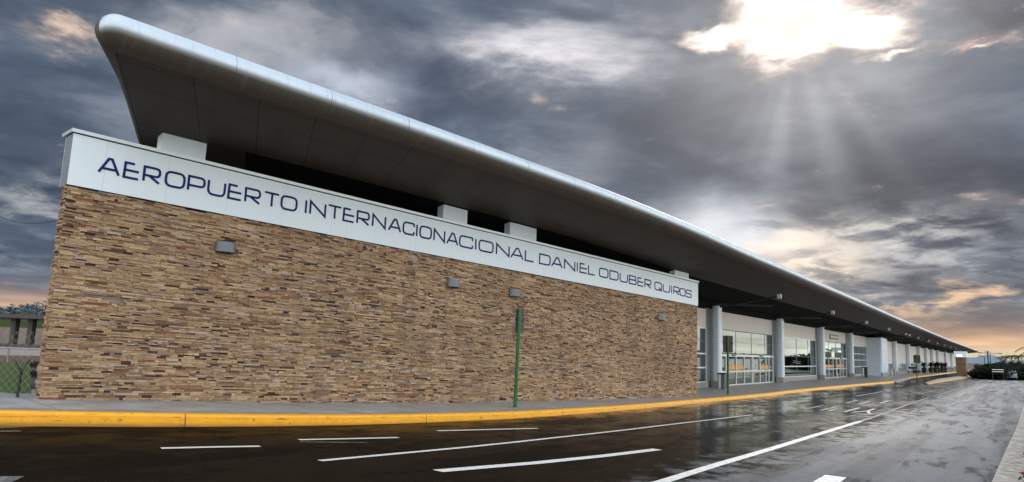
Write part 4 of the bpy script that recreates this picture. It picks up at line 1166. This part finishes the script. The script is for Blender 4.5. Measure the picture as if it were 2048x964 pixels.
# pale parked car
p = bearing(2016, 121, ZE - .17); root = thing('parked_car', 'pale silver car parked in front of the far dark trees', 'car', p)
cd = Vector((p.x, p.y, 0)).normalized(); cn = Vector((-cd.y, cd.x, 0))
prof = [(-2.1, .35), (-2.15, .75), (-1.9, .9), (-1.3, .95), (-.8, 1.38), (.55, 1.42), (1.15, .98), (1.9, .88), (2.15, .7), (2.15, .35)]
M_car = mat('silver_paint', (.20, .22, .25), .3, .5)
mb = MB(); vs_ = []
for yy_ in (-.85, .85):
    for x, z_ in prof: vs_.append(p + cd * x + cn * yy_ * (.86 if z_ > 1 else 1) + Vector((0, 0, z_)))
L_ = len(prof); mb.add(vs_, [tuple(range(L_))[::-1], tuple(range(L_, 2 * L_))] + [(j, (j + 1) % L_, L_ + (j + 1) % L_, L_ + j) for j in range(L_)]); mb.build('body', M_car, root, bevel=.05)
mb = MB()
for yy_, sg in ((-.80, -1), (.80, 1)):
    mb.add([p + cd * x + cn * (yy_ + sg * .02) + Vector((0, 0, z_)) for x, z_ in [(-1.1, .98), (-.75, 1.33), (.5, 1.36), (.98, .99)]], [(0, 1, 2, 3)])
mb.build('window', M_black, root)
for x in (-1.35, 1.35):
    for yy_ in (-.8, .8):
        mb = MB(); mb.tube([p + cd * x + cn * (yy_ - .1) + Vector((0, 0, .32)), p + cd * x + cn * (yy_ + .1) + Vector((0, 0, .32))], .32, 14); mb.build('wheel', M_black, root)
# far street lamps and a utility pole
def street_lamp(base, hgt, label, arms, armlen=1.8, group='far street lamps'):
    root = thing('street_lamp', label, 'street lamp', base, group)
    mb = MB(); mb.tube([base, base + Vector((0, 0, hgt))], [.14, .09], 8); mb.build('pole', M_steel, root)
    for sg in arms:
        mb = MB(); q = base + Vector((0, 0, hgt)); mb.tube([q, q + sd_ * sg * armlen + Vector((0, 0, .25))], .07, 6); mb.build('arm', M_steel, root)
        mb = MB(); q2 = q + sd_ * sg * (armlen + .4) + Vector((0, 0, .22)); mb.tube([q2 - sd_ * .5, q2 + sd_ * .5], [.12, .2], 8); mb.build('lamp_head', M_bin, root)
    return root
street_lamp(bearing(1979.5, 230, -.7), 4.6, 'far street lamp with two long arms above the dark trees', (-1, 1), 2.2)
street_lamp(bearing(1968, 260, -.7), 4.0, 'short far lamp left of the double armed lamp', (-1,), 1.0)
b_ = bearing(1975, 240, -.7); root = thing('utility_pole', 'thin far utility pole with a short crossbar behind the trees', 'utility pole', b_)
mb = MB(); mb.tube([b_, b_ + Vector((0, 0, 5.5))], .16, 8); mb.build('pole', M_steel, root)
mb = MB(); mb.tube([b_ - sd_ * .9 + Vector((0, 0, 5.2)), b_ + sd_ * .9 + Vector((0, 0, 5.2))], .1, 6); mb.build('crossbar', M_steel, root)
# small red far road sign
b_ = bearing(1951, 125, -.7); root = thing('road_sign', 'small dark red far road sign between the gate pier and trees', 'road sign', b_)
mb = MB(); mb.tube([b_, b_ + Vector((0, 0, 2.0))], .04, 6); mb.build('post', M_steel, root)
mb = MB(); v_ = Vector((-b_.x, -b_.y, 0)).normalized(); q = b_ + Vector((0, 0, 1.7)); mb.tube([q - v_ * .02, q + v_ * .06], .38, 8); mb.build('sign_plate', mat('red_sign', (.22, .01, .02), .5), root)

# palms beyond the right verge
def palm(base, hgt, fl, seed, label, lean=Vector((0, 0, 0)), group='palms along the right hand verge'):
    rr = random.Random(seed); root = thing('palm_tree', label, 'palm tree', base, group)
    mb = MB(); top = base + Vector((0, 0, hgt)) + lean
    mb.tube([base - Vector((0, 0, .1)), base.lerp(top, .5) - lean * .15, top], [.16, .12, .1], 8); mb.build('trunk', M_bark, root)
    mb = MB()
    for k in range(15):
        a_ = 2 * pi * k / 15 + rr.uniform(-.2, .2); e_ = rr.uniform(.2, 1.2); o_ = Vector((cos(a_), sin(a_), 0)); prev_ = top; sdd = Vector((-o_.y, o_.x, 0))
        for j in range(1, 9):
            u = j / 8; q = top + o_ * fl * u * cos(e_ * (1 - u * .6)) + Vector((0, 0, fl * (sin(e_) * u - .9 * u * u)))
            mb.tube([prev_, q], .012, 4)
            for sg in (-1, 1):
                for w_ in (0, .5):
                    r0 = prev_.lerp(q, w_); tip = r0 + sdd * sg * fl * .28 * sin(pi * min(u + .12, 1) * .9) + (q - prev_) * .9 - Vector((0, 0, fl * .08)); k_ = rr.uniform(.6, 1.3)
                    wd = (q - prev_).normalized() * fl * .018
                    mb.add([r0 - wd, r0 + wd, tip], [(0, 1, 2)], cc=(k_, k_, k_))
            prev_ = q
    mb.build('fronds', M_leaf2, root); return root
palm(bearing(2094, 62, -.6), 3.1, 1.9, 1, 'nearest palm, its fronds reaching in from the right edge of the photo', Vector((-.2, 0, 0)))
for i, (px, d, hh) in enumerate([(2036, 150, 3.4), (2022, 175, 3.6), (2010, 200, 3.6), (2000, 235, 3.6)]):
    palm(bearing(px, d, -.7), hh, 1.9, 3 + i, ['far palm nearest the right edge, above the dark trees', 'second far palm from the right edge above the dark trees', 'third far palm from the right edge above the dark trees', 'farthest small palm above the white railing'][i])

# red and green shrubs in the right bed
rr = random.Random(3)
sl = ['reddish shrub', 'red and green shrub']
k_i = 0
for s_ in [-28.3, -27.0, -25.9, -24.7, -23.6, -22.2, -20.8, -19.2, -17.4, -15.5, -13.4, -11]:
    # nearest point on verge line
    c_ = min(vl, key=lambda q: abs((q - O2).dot(h2) - s_)); tt = (c_ - O2).dot(n2) + .82 + rr.uniform(-.05, .12)
    b_ = F2(s_, tt, 0); b_.z = road_z(b_) + .05
    nth = ['nearest', 'second nearest', 'third nearest', 'fourth nearest', 'fifth nearest', 'sixth nearest', 'seventh nearest', 'eighth nearest', 'ninth nearest', 'tenth nearest', 'eleventh nearest', 'farthest'][k_i]
    root = thing('shrub', 'red and green leaved shrub in the right hand bed, %s to the viewer' % nth, 'shrub', b_, 'shrubs in the right hand bed'); k_i += 1
    mb = MB(); 
    for _ in range(6): a_ = rr.uniform(0, 6.28); mb.tube([b_, b_ + Vector((cos(a_) * .15, sin(a_) * .15, .35))], [.012, .005], 5)
    mb.build('stem', M_bark, root)
    mb = MB(); leaf_cloud(mb, b_ + Vector((0, 0, .26)), .38, .38, .26, 170, .13, rr); leaf_cloud(mb, b_ + Vector((0, 0, .28)), .36, .36, .28, 120, .13, rr, mi=1)
    mb.build('foliage', [M_leaf2, M_red], root)

# ------------------------------------------------------------------ left background
def patch(name, pxs, m, z):
    mb = MB(); vs_ = []
    for px in pxs: q = onz(px[0], px[1], z); vs_.append(q)
    mb.add(vs_, [tuple(range(len(vs_)))[::-1]]); return struct(mb.build(name, m))
# lawn rises as a bank behind the fence
mb = MB(); q = [onz(-160, 775, .1), onz(62, 795, .1), onz(60, 724, .45), onz(0, 727, .45), onz(-200, 735, .45)]
mb.add(q, [(0, 1, 2, 3, 4)]); struct(mb.build('grass', M_grass), 'structure')
patch('dirt_path', [(-250, 730), (0, 727), (95, 722), (95, 712), (-250, 706)], M_dirt, .30)
patch('concrete_apron', [(-260, 712), (0, 712.5), (95, 712), (95, 697), (-260, 690)], M_tan, .20)
# low overpass
ob = bearing(40, 56, 0); dirx = Vector((rt.x, rt.y, 0)).normalized(); diry = Vector((-dirx.y, dirx.x, 0))
def FO(a_, b_, c_): return Vector((ob.x, ob.y, 0)) + dirx * a_ + diry * b_ + Vector((0, 0, c_))
OV = thing('overpass', 'low dark concrete overpass on square piers left of the stone wall', 'overpass', FO(0, 0, 0))
mb = MB(); mb.box(FO, (-30, 0, 2.02), (2.0, 6, 2.28)); mb.build('deck', M_oldc, OV)
for x in (-7.5, -4.6, -1.15, .0): 
    if x in (-1.05, .0): w_ = .5
    mb = MB(); mb.box(FO, (x - .16, .6, -.1), (x + .16, 1.0, 2.02)); mb.build('pier', M_oldc, OV)
mb = MB(); mb.add([FO(2.0, 0, 2.28), FO(5.5, 0, -.1), FO(2.0, 0, -.1), FO(2.0, 6, 2.28), FO(5.5, 6, -.1), FO(2.0, 6, -.1)], [(0, 2, 1), (3, 4, 5), (0, 1, 4, 3), (0, 3, 5, 2)]); mb.build('ramp', M_oldc, OV)
RW = thing('retaining_wall', 'pale concrete retaining wall with grassy top seen between the overpass piers', 'wall', FO(0, 12, 0))
mb = MB(); mb.box(FO, (-40, 12, -.1), (8, 12.5, 1.35)); mb.build('wall_face', M_tan, RW)
mb = MB(); mb.box(FO, (-40, 12.5, -.1), (8, 16, 1.95)); mb.build('grass_top', mat('rough_grass', (.05, .075, .015), .9, noise=(3, .3, (1, 1, 1))), RW)
# dark service trailer-like block under the overpass edge is the shaded kerb wall
mb = MB(); mb.box(FO, (-30, -1.2, -.1), (3.2, -1.0, .38)); o = mb.build('low_wall', M_oldc, None); tag(o, 'low dark wall at the foot of the overpass piers', 'wall')
# pipe rail fence in front of the overpass
fr_ = bearing(40, 30, 0)
def FR(a_, b_, c_): return Vector((fr_.x, fr_.y, 0)) + dirx * a_ + diry * b_ + Vector((0, 0, c_))
PF = thing('pipe_fence', 'thin grey pipe fence in front of the overpass', 'fence', FR(0, 0, 0))
mb = MB(); mb.tube([FR(-14, 0, .78), FR(2.2, 0, .78)], .03, 6); mb.build('rail', M_bol, PF)
for x in (-6, -3, -.4, 1.9): mb = MB(); mb.tube([FR(x, 0, -.1), FR(x, 0, .8)], .03, 6); mb.build('post', M_bol, PF)
# blue grey pillar by the wall corner
q = on_pave(66, 796) + Vector((-.3, 1.6, 0)); root = thing('concrete_post', 'short square blue grey concrete post behind the fence beside the wall corner', 'post', q)
mb = MB(); fp = lambda a_, b_, c_: q + dirx * a_ + diry * b_ + Vector((0, 0, c_)); mb.box(fp, (-.09, -.09, -.1), (.09, .09, .80)); mb.build('shaft', mat('bluish_concrete', (.14, .17, .21), .7, noise=(5, .2, (1, 1, 1))), root, bevel=.01)
mb = MB(); mb.box(fp, (-.11, -.11, .80), (.11, .11, .85)); mb.build('cap', M_oldc, root)
# chain link fence from the wall corner to the left
fa = F1(-.12, -.25, 0); fz0 = pave_z(fa); fdir = (onz(-20, 795, fz0) - fa); fdir.z = 0; fdir.normalize(); fa.z = fz0
FN = thing('chain_link_fence', 'chain link fence running left from the corner of the stone wall', 'fence', fa)
M_wire = mat('galvanised_wire', (.22, .23, .23), .5, .5)
mb = MB(); Hh = 1.35; Lf = 9.0; stp = .16
def wire(a_, b_): mb.tube([fa + fdir * a_[0] + Vector((0, 0, a_[1])), fa + fdir * b_[0] + Vector((0, 0, b_[1]))], .0032, 3, cap=False)
x = -Hh
while x < Lf:
    a_, b_ = max(x, 0), min(x + Hh, Lf)
    if b_ > a_: wire((a_, a_ - x), (b_, b_ - x)); wire((a_, Hh - (a_ - x)), (b_, Hh - (b_ - x)))
    x += stp
mb.build('mesh', M_wire, FN)
for x in (3.6, 6.6, 9.0): mb = MB(); mb.tube([fa + fdir * x - Vector((0, 0, .1)), fa + fdir * x + Vector((0, 0, Hh))], .022, 8); mb.build('post', M_wire, FN)
# dark stub post with wire arms
q = on_pave(24, 797); q += Vector((0, .15, 0)); root = thing('fence_stake', 'short dark stake with splayed arms at the foot of the fence', 'stake', q)
mb = MB(); mb.tube([q - Vector((0, 0, .05)), q + Vector((0, 0, .6))], .03, 8); mb.build('shaft', M_black, root)
for sg in (-1, 1): mb = MB(); mb.tube([q + Vector((0, 0, .5)), q + dirx * sg * .16 + Vector((0, 0, .78))], .012, 6); mb.build('arm', M_black, root)
# far wood and poles on the left
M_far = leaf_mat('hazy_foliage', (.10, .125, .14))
mb = MB(); rr = random.Random(21)
for k in range(60):
    px = -300 + k * 7.5; d = rr.uniform(240, 330); hh = rr.uniform(6.0, 9.5); b_ = bearing(px, d, -.5)
    mb.tube([b_, b_ + Vector((0, 0, hh * .7))], .15, 5, cap=False)
    leaf_cloud(mb, b_ + Vector((0, 0, hh * .6)), 2.6, 2.6, hh * .42, 170, 1.1, rr)
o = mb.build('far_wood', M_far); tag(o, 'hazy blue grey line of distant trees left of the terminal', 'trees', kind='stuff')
b_ = bearing(80, 170, -.5); root = thing('utility_pole', 'thin utility pole with a short crossbar left of the stone wall', 'utility pole', b_)
mb = MB(); mb.tube([b_, b_ + Vector((0, 0, 7.0))], .16, 8); mb.build('pole', M_steel, root)
mb = MB(); mb.tube([b_ - dirx * .6 + Vector((0, 0, 6.9)), b_ + dirx * .6 + Vector((0, 0, 6.9))], .1, 6); mb.build('crossbar', M_steel, root)
sd_ = dirx
street_lamp(bearing(74, 170, -.5), 6.4, 'street lamp with one long arm beside the utility pole on the left', (-1,), 1.1)
# thin cable running left from the wall
q0 = F1(-.02, -.1, 0); 
d = ray(125, 438); k = (A - EYE).dot(n1) / d.dot(n1); q0 = EYE + d * k - n1 * .1
q1 = EYE + ray(-40, 408) * 22
mb = MB(); mb.tube([q0.lerp(q1, i / 10) - Vector((0, 0, .25 * 4 * (i / 10) * (1 - i / 10))) for i in range(11)], .007, 5); o = mb.build('overhead_cable', M_steel); tag(o, 'thin dark cable running left from the stone wall', 'cable')
# far hills to the right
mb = MB(); vs_ = []; rr = random.Random(9); n_ = 60
for k in range(n_ + 1):
    px = 1700 + k * 12; b_ = bearing(px, 1500, -5); hh = 9 + 5 * sin(k * .35) + 3 * sin(k * 1.1 + 1) ; b2 = bearing(px, 1900, -5)
    vs_ += [b_, Vector((b_.x * 1.08, b_.y * 1.08, hh)), Vector((b2.x, b2.y, -5))]
mb.add(vs_, [(i * 3 + j, (i + 1) * 3 + j, (i + 1) * 3 + j + 1, i * 3 + j + 1) for i in range(n_) for j in range(2)])
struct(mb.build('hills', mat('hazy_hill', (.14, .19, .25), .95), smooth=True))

# ------------------------------------------------------------------ what the glass reflects: trees and lamps across the forecourt
rr = random.Random(77); mb = MB()
for k in range(70):
    b_ = F2(-30 + k * 2.6, 76 + rr.uniform(-6, 6), -.6); hh = rr.uniform(1.5, 3.0)
    mb.tube([b_, b_ + Vector((0, 0, hh * .6))], .12, 5, cap=False)
    leaf_cloud(mb, b_ + Vector((0, 0, hh * .55)), 2.4, 2.4, hh * .5, 70, .8, rr)
o = mb.build('hedge', M_leaf); tag(o, 'dark hedge across the forecourt, seen mirrored in the terminal glass', 'hedge', kind='stuff')
sd_ = h2
for i, s_ in enumerate((12, 34, 58, 84)):
    street_lamp(F2(s_, 48, -.68), 7.5, 'double armed lamp across the forecourt, %s from the stone wall' % ordn[i], (-1, 1), 1.6, group='forecourt lamps across the road')

cy = scn.cycles
scn.render.resolution_x = 1024; scn.render.resolution_y = 482
